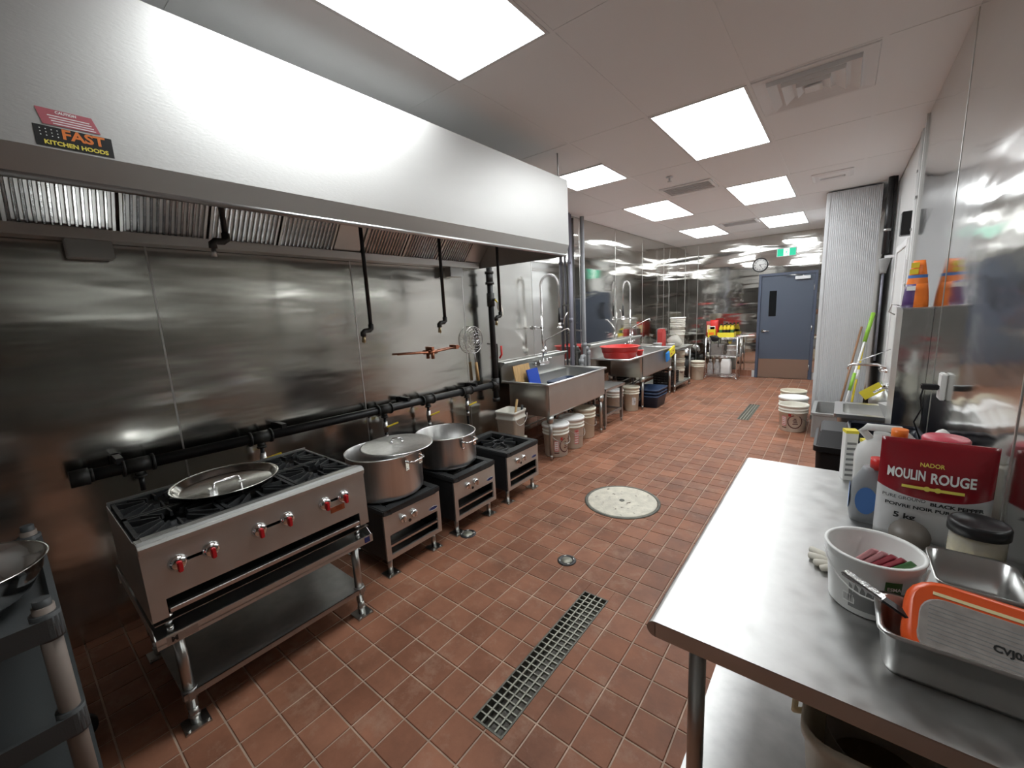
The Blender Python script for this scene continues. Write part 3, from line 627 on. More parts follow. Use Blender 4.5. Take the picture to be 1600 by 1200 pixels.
for y in (-rw+.05, rw-.05):
    for x in (-.06, D+.06): B().cyl((x, y, .03), (x, y, .09), .016, .02, 12).cyl((x, y, 0.0005), (x, y, .03), .013, n=12).obj('leg', 'chrome', rg)
B().box(-.065, -.03, -rw+.02, -rw+.13, .4135, .4155).obj('data_plate', 'galv', rg)
kys = [.31, .42, .60, .72, .90, 1.0]; yc = (sy0+sy1)/2
for y in kys:
    k = B().lathe([(.033, 0), (.031, .008), (.024, .018), (.02, .02), (.0005, .02)], n=22).xf(Matrix.Translation((-.012, y-yc, .29)) @ Matrix.Rotation(PI/2, 4, 'Y')).obj('knob', 'chrome', rg)
    B().box(.006, .026, y-yc-.008, y-yc+.008, .262, .305).obj('knob_grip', 'knob_red', k, bev=.003)
B().box(-.0119, -.0105, .925-yc, 1.0-yc, .225, .255).obj('brand_plate', 'copper', rg)
# grates and burners
gd, gw = .28, (2*rw-.02)/3
def grate_b():
    b = B(); hx, hy = gd/2-.004, gw/2-.003; t = .009
    b.box(-hx, hx, -hy, -hy+.014, .0, .028).box(-hx, hx, hy-.014, hy, 0, .028).box(-hx, -hx+.014, -hy, hy, 0, .028).box(hx-.014, hx, -hy, hy, 0, .028)
    def bar(p, q, w_=.006):
        d = Vector((q[0]-p[0], q[1]-p[1], 0)); n = Vector((-d.y, d.x, 0)).normalized()*w_
        b.hexa([(p[0]+n.x, p[1]+n.y, .012), (p[0]-n.x, p[1]-n.y, .012), (q[0]-n.x, q[1]-n.y, .006), (q[0]+n.x, q[1]+n.y, .006)][::-1], [(p[0]+n.x*.6, p[1]+n.y*.6, .034), (p[0]-n.x*.6, p[1]-n.y*.6, .034), (q[0]-n.x*.6, q[1]-n.y*.6, .028), (q[0]+n.x*.6, q[1]+n.y*.6, .028)][::-1])
    for k in (-.6, 0, .6): 
        bar((k*hx*.35, -.045), (k*hx*1.3, -hy)); bar((k*hx*.35, .045), (k*hx*1.3, hy))
    for k in (-.6, .6): bar((-.05, k*hy*.35), (-hx, k*hy*1.1)); bar((.05, k*hy*.35), (hx, k*hy*1.1))
    bar((-.05, 0), (-hx, 0)); bar((.05, 0), (hx, 0))
    return b
gme = grate_b().mesh('grate', 'cast_iron')
bme = B().lathe([(.03, -.05), (.048, -.03), (.05, -.012), (.04, -.004), (.03, -.006), (.022, -.018), (.0005, -.018)], n=20).mesh('burner_head', 'cast_iron')
for i in range(2):
    for j in range(3):
        for me, nm in ((gme, 'grate'), (bme, 'burner_head')):
            o = bpy.data.objects.new(nm, me); COL.objects.link(o); o.parent = rg; o.location = (-.085-gd/2-i*gd, -rw+.01+gw*(j+.5), .375)
B().box(D+.003, -.09, -rw+.003, rw-.003, .30, .33).obj('drip_pan', 'black_enamel', rg)
# pot lid resting on the grates
def pot_lid(name, label, loc, rot, r, mt='lid_steel', dish=True):
    t = thing(name, label, 'pot lid', loc); t.rotation_euler = rot
    pf = [(.0005, 0), (r*.84, 0), (r*.87, .003), (r*.94, .026), (r, .030), (r+.002, .033), (r, .035), (r*.93, .030), (r*.86, .0065), (r*.83, .004), (.0005, .003)] if dish else [(.0005, .010), (r*.9, .001), (r*.93, .0), (r*.95, .0), (r*.955, .0), (r, .001), (r+.001, .004), (r*.95, .006), (.0005, .016)]
    B().lathe(pf, n=56).obj('plate', mt, t); t_ = .003 if dish else .014
    hq = 1 if dish else .62
    B().tube([(-.06*hq, 0, t_), (-.052*hq, 0, t_+.025), (-.045*hq, 0, t_+.03), (.045*hq, 0, t_+.03), (.052*hq, 0, t_+.025), (.06*hq, 0, t_)], .006, 8).box(-.078*hq, -.045*hq, -.013, .013, t_-.002, t_+.005).box(.045*hq, .078*hq, -.013, .013, t_-.002, t_+.005).obj('handle', 'chrome', t)
    return t
pot_lid('pot_lid', 'wide polished steel pot lid lying on the range grates', (-2.33, .61, .872), (0, 0, PI/2), .225)

# ------------------------------------------------------------------ stock pot burners
def stock_range(y, label):
    t = thing('stock_pot_burner', label, 'stock pot burner', (-2.15, y, 0), 0, 'low stock pot burners along the wall')
    w2, D = .229, -.58
    B().box(D, -.012, -w2, -w2+.003, .125, .43).obj('side_panel', 'black_enamel', t); B().box(D, -.012, w2-.003, w2, .125, .43).obj('side_panel', 'black_enamel', t); B().box(D, D+.003, -w2+.003, w2-.003, .125, .43).obj('back_panel', 'black_enamel', t)
    B().box(-.014, 0, -w2, w2, .29, .43).box(-.014, 0, -w2, -w2+.035, .125, .29).box(-.014, 0, w2-.03, w2, .125, .29).box(-.014, 0, -w2+.035, w2-.03, .125, .155).obj('front_panel', 'steel_y', t)
    B().box(-.25, -.24, -w2+.003, w2-.003, .13, .42).box(-.24, -.014, -w2+.003, w2-.003, .128, .132).obj('cavity', 'galv', t)
    B().box(-.03, -.004, -w2+.037, w2-.032, .205, .218).obj('tray_bar', 'brushed', t)
    top = B().box(D-.005, .008, -w2-.004, -w2+.05, .43, .468).box(D-.005, .008, w2-.05, w2+.004, .43, .468).box(-.06, .008, -w2+.05, w2-.05, .43, .468).box(D-.005, D+.07, -w2+.05, w2-.05, .43, .468)
    top.obj('cast_top', 'cast_iron', t, bev=.006)
    B().box(D+.07, -.06, -w2+.05, w2-.05, .36, .364).obj('drip_pan', 'galv', t)
    cx = (D-.06+.07)/2
    gb = B()
    for k in range(8):
        a = 2*PI*k/8+PI/8; c, s = math.cos(a), math.sin(a); R2 = .155 if k % 2 else .165
        gb.hexa([(cx+.05*c-.007*s, .05*s+.007*c, .44), (cx+.05*c+.007*s, .05*s-.007*c, .44), (cx+R2*c+.008*s, R2*s-.008*c, .445), (cx+R2*c-.008*s, R2*s+.008*c, .445)], [(cx+.05*c-.005*s, .05*s+.005*c, .474), (cx+.05*c+.005*s, .05*s-.005*c, .474), (cx+R2*c+.006*s, R2*s-.006*c, .470), (cx+R2*c-.006*s, R2*s+.006*c, .470)])
    gb.lathe([(.048, .445), (.062, .445), (.062, .468), (.048, .468), (.048, .445)], (cx, 0, 0), 16).obj('pot_grate', 'cast_iron', t)
    B().lathe([(.02, .37), (.09, .38), (.095, .40), (.075, .415), (.05, .405), (.0005, .40)], (cx, 0, 0), 20).obj('burner_ring', 'malleable', t)
    for yy in (-.09, .0):
        k = B().lathe([(.026, 0), (.026, .012), (.021, .018), (.0005, .018)], n=18).xf(Matrix.Translation((0, yy, .362)) @ Matrix.Rotation(PI/2, 4, 'Y')).obj('knob', 'chrome', t)
        B().box(.012, .03, yy-.006, yy+.006, .342, .382).obj('knob_grip', 'chrome', k, bev=.002)
    B().cyl((0, -.035, .325), (.003, -.035, .325), .011, n=12).obj('pilot_hole_disc', 'black_plastic', t)  # black disc on the panel, its colour standing in for a dark pilot hole
    bd = B().rings([[(x, .165+.04*math.cos(2*PI*i/20), .325+.014*math.sin(2*PI*i/20)) for i in range(20)] for x in (.0, .0015)], True, True, False).obj('badge', 'badge_blue', t)
    B().tube([(.002, .165+.038*math.cos(2*PI*i/20), .325+.0125*math.sin(2*PI*i/20)) for i in range(20)], .001, 4, closed=True).obj('badge_rim', 'white_print', bd)
    for x in (-.05, D+.06):
        for yy in (-w2+.045, w2-.045):
            B().cyl((x, yy, .008), (x, yy, .126), .0165, n=12).box(x-.045, x+.045, yy-.045, yy+.045, 0, .008).cyl((x+.03, yy-.03, .008), (x+.03, yy-.03, .015), .007, n=6).cyl((x+.03, yy+.03, .008), (x+.03, yy+.03, .015), .007, n=6).obj('leg', 'leg_steel', t)
    return t
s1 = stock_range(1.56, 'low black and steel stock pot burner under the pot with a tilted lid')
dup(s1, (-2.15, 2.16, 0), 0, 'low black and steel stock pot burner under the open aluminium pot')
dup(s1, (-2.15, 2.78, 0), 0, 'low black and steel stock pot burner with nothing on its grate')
def stock_pot(label, loc, r, h, ha):
    t = thing('stock_pot', label, 'pot', loc, 0, 'big aluminium stock pots')
    B().lathe([(.0005, 0), (r*.93, 0), (r*.985, .012), (r, .04), (r, h-.012), (r+.006, h-.008), (r+.007, h), (r+.001, h+.002), (r-.004, h-.004), (r-.004, .03), (r*.96, .012), (.0005, .01)], n=56).obj('body', 'aluminium', t)
    for s in (0, PI):
        a = ha+s; hb = B().tube([(r+.002, -.07, h-.045), (r+.03, -.066, h-.045), (r+.045, -.05, h-.045), (r+.045, .05, h-.045), (r+.03, .066, h-.045), (r+.002, .07, h-.045)], .008, 8)
        hb.box(r-.001, r+.004, -.085, -.055, h-.10, h-.03).box(r-.001, r+.004, .055, .085, h-.10, h-.03).sphere((r+.004, -.07, h-.09), .005, 6, 4).sphere((r+.004, .07, h-.09), .005, 6, 4)
        hb.xf(Matrix.Rotation(a, 4, 'Z')).obj('handle', 'chrome', t)
    return t
stock_pot('big aluminium stock pot with its lid set askew on top', (-2.41, 1.55, .476), .25, .29, .25)
stock_pot('open aluminium stock pot standing without a lid', (-2.45, 2.16, .476), .235, .25, .1)
tl = pot_lid('pot_lid', 'aluminium pot lid resting askew on the stock pot', (-2.36, 1.63, .7815), (0, 0, .9), .245, 'aluminium', False)

# ------------------------------------------------------------------ pails
def pail(label, loc, rz=0, r=.148, h=.365, lid=True, mt='white_pail', style=None, bail='down', group='white plastic pails', face=0):
    t = thing('pail', label, 'bucket', loc, rz, group); rb = r*.88
    def R(z): return rb+(r-rb)*z/h
    prof = [(.0005, 0), (rb-.006, 0), (rb, .006), (R(h*.72), h*.72), (r+.006, h*.725), (r+.006, h*.745), (r-.001, h*.75), (r, h*.82), (r+.006, h*.825), (r+.006, h*.845), (r, h*.85), (r, h*.93), (r+.008, h*.935), (r+.008, h)]
    if not lid: prof += [(r-.001, h+.001), (r-.004, h*.98), (rb-.004, .006), (.0005, .006)]
    B().lathe(prof, n=36).obj('body', mt, t)
    if lid:
        B().lathe([(r+.004, h*.94), (r+.012, h*.94), (r+.012, h+.004), (r+.006, h+.010), (r-.006, h+.010), (r-.012, h+.002), (r-.03, h+.001), (.0005, h+.001)], n=36).obj('lid', 'white_plastic' if mt == 'white_pail' else mt, t)
    zb = h*.80
    pts = []
    for k in range(15):
        a = -PI/2+PI*k/14; drop_ = .14*math.cos(a) if bail == 'down' else -.0
        pts.append(((r+.012)*math.cos(a)*(1 if bail == 'down' else 1.0), (r+.012)*math.sin(a), zb-drop_))
    B().tube(pts, .0025, 6).obj('bail', 'galv', t)
    if style:
        P = lambda z0, z1, a0, a1, m, n=8: B().patch(R(z0)+.0012, R(z1)+.0012, z0, z1, face+a0, face+a1, n=n).obj('label_print', m, t)
        if style == 'ring':
            for k in range(18):
                a = 2*PI*k/18; b_ = 2*PI*(k+1)/18
                if k in (3, 4): continue
                def q(a, rr_): return (rr_*math.cos(a)/r, .135+rr_*math.sin(a))
                quad = [q(a, .075), q(b_, .075), q(b_, .088), q(a, .088)]
                B().add([((R(z)+.0014)*math.cos(face+.62+th), (R(z)+.0014)*math.sin(face+.62+th), z) for th, z in quad], [(0, 1, 2, 3)]).obj('label_print', 'brown_print', t)
            for k in range(4): P(.10+.022*k, .112+.022*k, .45+.06*(k % 2), .85-.05*k, 'brown_print')
            P(.07, .20, -.42, -.02, 'red_pale'); P(.085, .185, -.36, -.08, 'white_print')
            for k in range(4): P(.092+.024*k, .104+.024*k, -.33, -.12, 'red_print')
            P(.045, .058, -.42, .0, 'brown_print'); P(.20, .235, .12, .32, 'red_print')
        if style == 'red':
            P(.06, .24, -.2, .2, 'red_pale')
            for k in range(5): P(.075+.03*k, .088+.03*k, -.15, .15, 'white_print')
            P(.20, .228, -.12, .12, 'red_print')
        if style == 'sheet':
            P(.10, .22, -.25, .25, 'white_plastic')
            for k in range(5): P(.115+.02*k, .122+.02*k, -.2, .2-.05*(k % 2), 'black_print')
            P(.14, .165, .1, .18, 'black_print')
        if style == 'lines':
            for k in range(3): P(.16+.03*k, .175+.03*k, -.3, .3, 'brown_print')
    return t
pail('lidded white pail with brown ring logo under the near sink leg', (-2.50, 3.87, 0), 0, style='ring', face=-.75)
pail('lidded white pail with red square label under the near sink', (-2.49, 4.21, 0), 0, style='red', face=-.6)
pail('plain cream lidded pail under the near sink', (-2.55, 4.64, 0), 0, mt='cream_pail', r=.142, h=.38)
pail('plain white lidded pail under the low side table', (-2.74, 5.98, 0), 0, r=.132)
pail('cream pail with black printed label beside the low side table', (-2.58, 6.26, 0), 0, r=.125, h=.38, mt='cream_pail', style='sheet', face=-.8)
pail('open white pail with brown ring logo in front of the white cooler', (-.40, 6.14, 0), 0, r=.155, h=.335, lid=False, style='ring', face=-1.95)
pail('white pail with flat lid standing at the cooler corner', (-.43, 6.50, 0), 0, r=.158, h=.35)
pail('open white pail standing farthest in the row at the cooler', (-.46, 6.88, 0), 0, r=.15, h=.375, lid=False, mt='cream_pail')
pail('cream lidded pail on the floor before the wire rack', (-2.40, 9.5, 0), -.5, r=.135, h=.40, mt='cream_pail')

# square pails stacked beside the near sink
def sq_pail(label, loc, w_, h, ladle):
    t = thing('square_pail', label, 'bucket', loc, .1, 'square white pails stacked beside the sink')
    a = w_
    B().rings([rr(a*.84, a*.84, .03, 0), rr(a*.95, a*.95, .03, h*.72), rr(a*1.04, a*1.04, .035, h*.74), rr(a*1.04, a*1.04, .035, h*.78), rr(a*.97, a*.97, .03, h*.8), rr(a*.98, a*.98, .03, h*.92), rr(a*1.05, a*1.05, .035, h*.94), rr(a*1.05, a*1.05, .035, h), rr(a*.95, a*.95, .03, h), rr(a*.82, a*.82, .03, .01)], True, True).obj('body', 'white_pail', t)
    B().tube([(a*.53, a*.5*math.sin(-PI/2+PI*k/10), h*.86-.11*math.cos(-PI/2+PI*k/10)) for k in range(11)], .003, 6).obj('bail', 'white_plastic', t)
    return t
sq_pail('square white pail at the bottom of the stack between burner and sink', (-2.74, 3.36, 0), .25, .30, False)
sq_pail('open square white pail on top of the stack between burner and sink', (-2.74, 3.36, .272), .25, .34, True)
t = thing('wooden_paddle', 'wooden paddle handle sticking out of the square white pail', 'utensil', (-2.72, 3.36, .29))
B().tube([(.0, -.02, .0), (.03, .06, .43)], [.012, .013], 8).obj('handle', 'wood', t); B().box(-.03, .03, -.03, -.02, -.0, .08).obj('blade', 'wood', t)
t = thing('black_spoon', 'black spoon tip poking out of the square white pail', 'utensil', (-2.70, 3.42, .29)); B().tube([(0, 0, 0), (.04, .05, .36)], [.006, .014], 8).obj('handle', 'black_plastic', t)

# ------------------------------------------------------------------ sinks
def sink(name, label, x0, x1, y0, y1, by0, by1, zr, zb, legs):
    t = thing(name, label, 'sink', (x1, y0, 0)); L = y1-y0; D = x0-x1; b0, b1 = by0-y0, by1-y0
    xb, xf = D+.08, -.045
    bow = B()
    # bowl: outer skin, inner skin, bottom
    o = [rr(xf-xb+.02, b1-b0, .05, z, 5, (xf+xb)/2+.01, (b0+b1)/2) for z in (zb, zr-.012)]
    bow.rings(o, True, False); i = [rr(xf-xb+.01, b1-b0-.012, .05, z, 5, (xf+xb)/2+.01, (b0+b1)/2) for z in (zr-.012, zb+.006)]
    bow.rings(i, False, True)
    bow.obj('bowl', 'sink_steel', t)
    B().box(-.026, -.022, b0+.01, b1-.01, zb+.015, zr-.01).obj('apron', 'sink_steel', t)
    dk = B().box(D+.02, xb+.002, 0, L, zr-.014, zr-.010).box(xf+.002, -.012, 0, L, zr-.014, zr-.010)
    dk.box(xb, xf, 0, b0+.012, zr-.014, zr-.010).box(xb, xf, b1-.012, L, zr-.014, zr-.010).obj('deck', 'sink_steel', t)
    B().tube([(D+.03, 0.0, zr), (-.02, 0, zr), (-.01, .01, zr), (-.01, L-.01, zr), (-.02, L, zr), (D+.03, L, zr)], .016, 10).obj('rolled_rim', 'brushed', t)
    B().prism([(D+.005, zr-.02), (D+.02, zr-.02), (D+.022, zr+.165), (D+.075, zr+.215), (D+.068, zr+.222), (D+.005, zr+.222)], 'y', 0, L).obj('backsplash', 'sink_steel', t)
    for y in legs:
        for x in (-.04, D+.08):
            B().cyl((x, y-y0, .06), (x, y-y0, zb+.005), .0205, n=12).cyl((x, y-y0, zb-.07), (x, y-y0, zb+.003), .034, .04, 12).cyl((x, y-y0, 0), (x, y-y0, .06), .012, .018, 10).obj('leg', 'leg_steel', t)
    if b0 > .1:
        pass
    for x, in ((D+.08,), (-.04,)): B().cyl((x, legs[0]-y0, .25), (x, legs[-1]-y0, .25), .012, n=8).obj('rail', 'leg_steel', t) if x < -.2 else None
    B().cyl((D+.2, (b0+b1)/2, zb-.1), (D+.2, (b0+b1)/2, zb), .03, n=12).cyl((D+.2, (b0+b1)/2, .15), (D+.2, (b0+b1)/2, zb-.1), .02, n=12).obj('waste_pipe', 'pvc_grey', t)
    return t
sink('compartment_sink', 'large deep stainless sink beside the stock pot burners', -3.06, -2.39, 3.60, 4.99, 3.62, 4.97, .86, .50, (3.66, 4.88))
sink('drainboard_sink', 'stainless sink with left drainboard holding the red basin', -3.06, -2.39, 5.70, 7.78, 6.32, 7.74, .875, .52, (6.36, 7.70))
def faucet(label, y, yaw_, sp_):
    t = thing('pre_rinse_faucet', label, 'faucet', (-2.955, y, 0), 0); zb = .99
    B().box(-.025, .03, -.11, .11, zb-.02, zb+.025).cyl((-.02, -.10, zb), (-.08, -.10, zb), .02).cyl((-.02, .10, zb), (-.08, .10, zb), .02).obj('base_block', 'chrome', t, bev=.006)
    for s in (-1, 1): B().cyl((.005, s*.085, zb+.02), (.005, s*.085, zb+.05), .012).tube([(.005, s*.085, zb+.05), (.03, s*.11, zb+.055), (.05, s*.13, zb+.055)], .006, 8).obj('tap_handle', 'chrome', t)
    B().cyl((.005, 0, zb+.02), (.005, 0, zb+.60), .0115, n=10).cyl((.005, 0, zb+.11), (.005, 0, zb+.17), .018, n=10).obj('riser', 'chrome', t)
    B().tube([(.005, 0, zb+.45), (-.09, 0, zb+.45)], .006, 8).cyl((.005, -.02, zb+.45), (.005, .02, zb+.45), .016, n=10).cyl((-.105, 0, zb+.45), (-.085, 0, zb+.45), .025, n=12).obj('wall_bracket', 'chrome', t)
    u = Vector((math.cos(yaw_), math.sin(yaw_), 0))
    arc = []
    for k in range(25):
        s = k/24
        if s < .4: p = Vector((.005, 0, zb+.60+.36*s/.4))
        else:
            a = PI*(s-.4)/.6; p = Vector((.005, 0, zb+.96))+u*(.11*(1-math.cos(a)))+Vector((0, 0, .13*math.sin(a)))
        arc.append(p)
    hel = []
    fr = frames(arc); N = 210
    for k in range(N):
        s = k/(N-1)*(len(fr)-1.001); i = int(s); f_ = s-i; p = fr[i][0].lerp(fr[i+1][0], f_); a = k*2*PI/5
        hel.append(p+fr[i][1]*(.017*math.cos(a))+fr[i][2]*(.017*math.sin(a)))
    B().tube(hel, .0042, 4).obj('spring', 'chrome', t)
    end = arc[-1]
    B().tube(arc+[end-Vector((0, 0, .3))], .006, 8).obj('hose', 'brushed', t)
    B().cyl(end-Vector((0, 0, .28)), end-Vector((0, 0, .46)), .013, .015, 12).obj('grip', 'black_plastic', t)
    e2 = end-Vector((0, 0, .46)); hd = B().cyl(e2, e2-Vector((0, 0, .05)), .016, .02, 12).cyl(e2-Vector((0, 0, .05)), e2-Vector((0, 0, .07)), .034, .034, 16)
    hd.tube([e2+u*.02, e2+u*.05+Vector((0, 0, -.02)), e2+u*.06+Vector((0, 0, .05)), e2+u*.10+Vector((0, 0, .12))], .006, 8).obj('spray_valve', 'chrome', t)
    v = Vector((math.cos(sp_), math.sin(sp_), 0))
    B().cyl((.045, 0, zb+.12), (.045, 0, zb+.20), .015, n=10).cyl((.005, 0, zb+.14), (.045, 0, zb+.14), .014, n=10).tube([Vector((.045, 0, zb+.19)), Vector((.045, 0, zb+.28)), Vector((.045, 0, zb+.30))+v*.02, Vector((.045, 0, zb+.42))+v*.26, Vector((.045, 0, zb+.425))+v*.29, Vector((.045, 0, zb+.39))+v*.31], .008, 8).obj('swing_spout', 'chrome', t)
    return t
faucet('tall spring pre-rinse faucet over the sink with the cutting boards', 4.33, .55, .55)
faucet('tall spring pre-rinse faucet over the sink with the red basin', 7.12, -1.75, .55)
# things in near sink
bb = B().box(-.008, .008, -.17, .17, 0, .53).obj('cutting_board', 'wood', None, bev=.004, loc=(-2.85, 3.86, .511)); bb.rotation_euler = (0, -.2, .05); tag(bb, 'wooden cutting board leaning inside the near sink', 'cutting board')
bb = B().box(-.008, .008, -.125, .125, 0, .47).obj('cutting_board', 'blue_board', None, bev=.004, loc=(-2.775, 3.99, .511)); bb.rotation_euler = (0, -.24, .08); tag(bb, 'bright blue plastic cutting board leaning inside the near sink', 'cutting board')
def tub(label, loc, rz, w_, d, h, mt, name='bus_tub', group=None, cat='tub'):
    t = thing(name, label, cat, loc, rz, group)
    B().rings([rr(w_*.86, d*.86, .05, 0), rr(w_, d, .06, h-.03), rr(w_*1.05, d*1.05, .065, h-.028), rr(w_*1.05, d*1.05, .065, h), rr(w_*.99, d*.99, .058, h), rr(w_*.845, d*.845, .045, .006)], True, True).obj('body', mt, t)
    return t
tub('dark navy plastic tub sitting in the near sink', (-2.68, 4.52, .508), PI/2, .50, .40, .26, 'navy_tub')
# low side table
t = thing('side_table', 'low stainless side table between the two sinks', 'table', (-2.41, 5.0, 0))
B().box(-.52, 0, 0, .62, .565, .568).box(-.003, 0, 0, .62, .535, .568).box(-.52, 0, 0, .003, .535, .568).box(-.52, 0, .617, .62, .535, .568).box(-.52, -.517, 0, .62, .535, .6).obj('top', 'sink_steel', t)
for x in (-.04, -.48):
    for y in (.04, .58): B().box(x-.018, x+.018, y-.018, y+.018, .05, .55).cyl((x, y, 0), (x, y, .05), .013, n=10).obj('leg', 'galv', t)
for x in (-.04, -.48): B().box(x-.012, x+.012, .06, .56, .17, .2).obj('rail', 'galv', t)
for y in (.04, .58): B().box(-.46, -.06, y-.012, y+.012, .17, .2).obj('rail', 'galv', t)
# wall pipes between sinks
def vpipe(name, label, x, y, r, z0, z1, mt, rings=()):
    t = thing(name, label, 'pipe', (x, y, z0)); B().cyl((0, 0, 0), (0, 0, z1-z0), r, n=14).obj('pipe', mt, t)
    for z in rings: B().cyl((0, 0, z-z0-.03), (0, 0, z-z0+.03), r*1.22, n=14).obj('coupling', mt, t); B().box(XL-x+.001, 0, -.012, .012, z-z0+.2, z-z0+.22).obj('strap', 'galv', t)
    return t
vpipe('conduit_pipe', 'dark grey conduit pipe rising up the wall beyond the hood', XL+.07, 5.15, .022, 0, H, 'conduit', (1.5, 2.3))
vpipe('conduit_pipe', 'slim dark conduit pipe next to the grey drain stack', XL+.05, 5.23, .016, 0, H, 'conduit', (1.1,))
vp = vpipe('drain_pipe', 'light grey plastic drain pipe rising up the wall with elbow fittings', XL+.085, 5.50, .030, 0, H, 'pvc_grey', (1.12,))
for dy, z in ((.12, 1.06), (-.1, .95)):
    B().tube([(0, 0, z), (0, dy*.7, z), (0, dy, z-.04), (0, dy, .1)], .03, 12).cyl((0, dy, z-.1), (0, dy, z-.04), .038, n=12).obj('elbow', 'pvc_grey', vp)
# red basin, things on far sink
t = thing('wash_basin', 'large round red plastic basin on the drainboard', 'basin', (-2.665, 6.02, .877))
B().lathe([(.0005, 0), (.23, 0), (.24, .01), (.285, .165), (.305, .17), (.305, .178), (.285, .18), (.277, .17), (.235, .012), (.0005, .008)], n=44).lathe([(.2615, .085), (.268, .088), (.269, .10)], n=44).obj('body', 'red_plastic', t)
t = thing('small_red_basket', 'small red plastic strainer beside the large red basin', 'basin', (-2.46, 6.31, .877)); B().lathe([(.0005, 0), (.04, 0), (.062, .085), (.067, .087), (.059, .085), (.037, .005), (.0005, .005)], n=20).obj('body', 'red_plastic', t)
t = thing('cleaning_pack', 'blue and yellow cleaning cloth pack hung over the sink rim', 'packet', (-2.372, 7.50, .715)); t.rotation_euler = (math.radians(12), 0, 0); 
B().box(0, .03, -.22, -.06, -.02, .15).obj('blue_end', 'sky_blue', t, bev=.012); B().box(0, .03, -.06, .24, 0, .16).obj('yellow_end', 'yellow_tag', t, bev=.012)
B().box(.0302, .0308, -.02, .06, .05, .07).obj('label_print', 'red_print', t); B().box(.0302, .0308, .09, .15, .08, .10).obj('label_print', 'red_print', t)
for k in range(3):
    tub('dark blue bus tub %s in the nested stack under the far sink' % ('at the bottom', 'in the middle', 'on top')[k], (-2.42, 6.72, .001+.052*k), PI/2, .50, .38, .20, 'navy_tub', 'bus_tub', 'nested blue bus tubs')
# table 3
t = thing('work_table', 'stainless work table loaded with white pails before the wire rack', 'table', (-2.34, 7.82, 0))
B().box(-.70, 0, 0, 1.06, .825, .828).box(-.003, 0, 0, 1.06, .785, .828).box(-.7, 0, 0, .003, .785, .828).box(-.7, 0, 1.057, 1.06, .785, .828).obj('top', 'sink_steel', t)
B().box(-.66, -.03, .03, 1.03, .13, .134).box(-.033, -.03, .03, 1.03, .105, .134).box(-.66, -.03, .03, .033, .105, .134).obj('undershelf', 'galv', t)
for x in (-.05, -.65):
    for y in (.05, 1.01): B().cyl((x, y, .05), (x, y, .80), .0205, n=12).cyl((x, y, 0), (x, y, .05), .012, .018, 10).cyl((x, y, .10), (x, y, .14), .028, n=12).obj('leg', 'leg_steel', t)
GP = 'white pails stacked on the work table'
for k, (z, hh) in enumerate(((.829, .30), (.98, .30), (1.10, .28))):
    pail(('bottom', 'middle', 'top')[k]+' white pail of the nested stack on the far work table', (-2.58, 8.62+.01*k, z), 0, r=.14, h=hh, lid=(k == 2), group=GP)
for k in range(3):
    pail(('bottom', 'middle', 'top')[k]+' cream pail of the stack under the far work table', (-2.52, 8.50, .135+.17*k), .3, r=.125, h=.25 if k == 2 else .28, lid=(k == 2), mt='cream_pail', style='lines' if k == 0 else None, face=-.9, group='cream pails under the work table')
t = thing('plastic_crate', 'black slatted plastic crate under the far work table', 'crate', (-2.62, 8.08, .135))
cb = B(); W2, D2, Hh = .21, .17, .24
for z in [0, .05, .10, .15, .20]: cb.box(-D2, D2, -W2, -W2+.01, z, z+.03).box(-D2, D2, W2-.01, W2, z, z+.03).box(-D2, -D2+.01, -W2, W2, z, z+.03).box(D2-.01, D2, -W2, W2, z, z+.03)
for k in range(8):
    y = -W2+2*W2*k/7; cb.box(D2-.012, D2+.002, y-.007, y+.007, 0, Hh).box(-D2-.002, -D2+.012, y-.007, y+.007, 0, Hh)
for k in range(6): x = -D2+2*D2*k/5; cb.box(x-.007, x+.007, -W2-.002, -W2+.012, 0, Hh).box(x-.007, x+.007, W2-.012, W2+.002, 0, Hh)
cb.box(-D2, D2, -W2, W2, 0, .008).obj('body', 'black_plastic', t)
b = B().sphere((0, 0, .10), .15, 16, 9, (.9, 1.1, .75)); b.v = [(x+.02*math.sin(30*z), y+.02*math.sin(25*x+9*z), max(z, 0)+.015*math.sin(30*y)*(z > .03)) for x, y, z in b.v]
tag(b.obj('plastic_bag', 'film', None, loc=(-2.53, 8.3, .83)), 'crumpled clear white plastic bag on the far work table', 'plastic bag')
t = thing('countertop_machine', 'red and steel countertop machine on the far work table', 'machine', (-2.78, 8.12, .829))
B().prism([(-.10, 0), (.12, 0), (.12, .30), (.06, .36), (-.08, .36), (-.10, .3)], 'x', -.0, .10).obj('red_housing', 'red_print', t, bev=.01)
B().box(-.1, .08, .13, .38, 0, .12).box(-.1, .05, .15, .36, .12, .36).obj('steel_body', 'brushed', t, bev=.01); B().box(-.02, .07, .17, .34, .24, .31).obj('dark_slot', 'black_plastic', t)
def deli(label, loc, r, h): 
    t = thing('deli_container', label, 'container', loc, 0, 'low round plastic containers on the table end'); B().lathe([(.0005, 0), (r*.85, 0), (r, h), (r+.006, h), (r+.006, h+.008), (.0005, h+.01)], n=24).obj('body', 'milky_plastic', t)
deli('low white round container beside the red machine', (-2.74, 7.93, .829), .08, .095)
deli('low white round container beside the clear plastic bag', (-2.50, 7.94, .829), .075, .085)
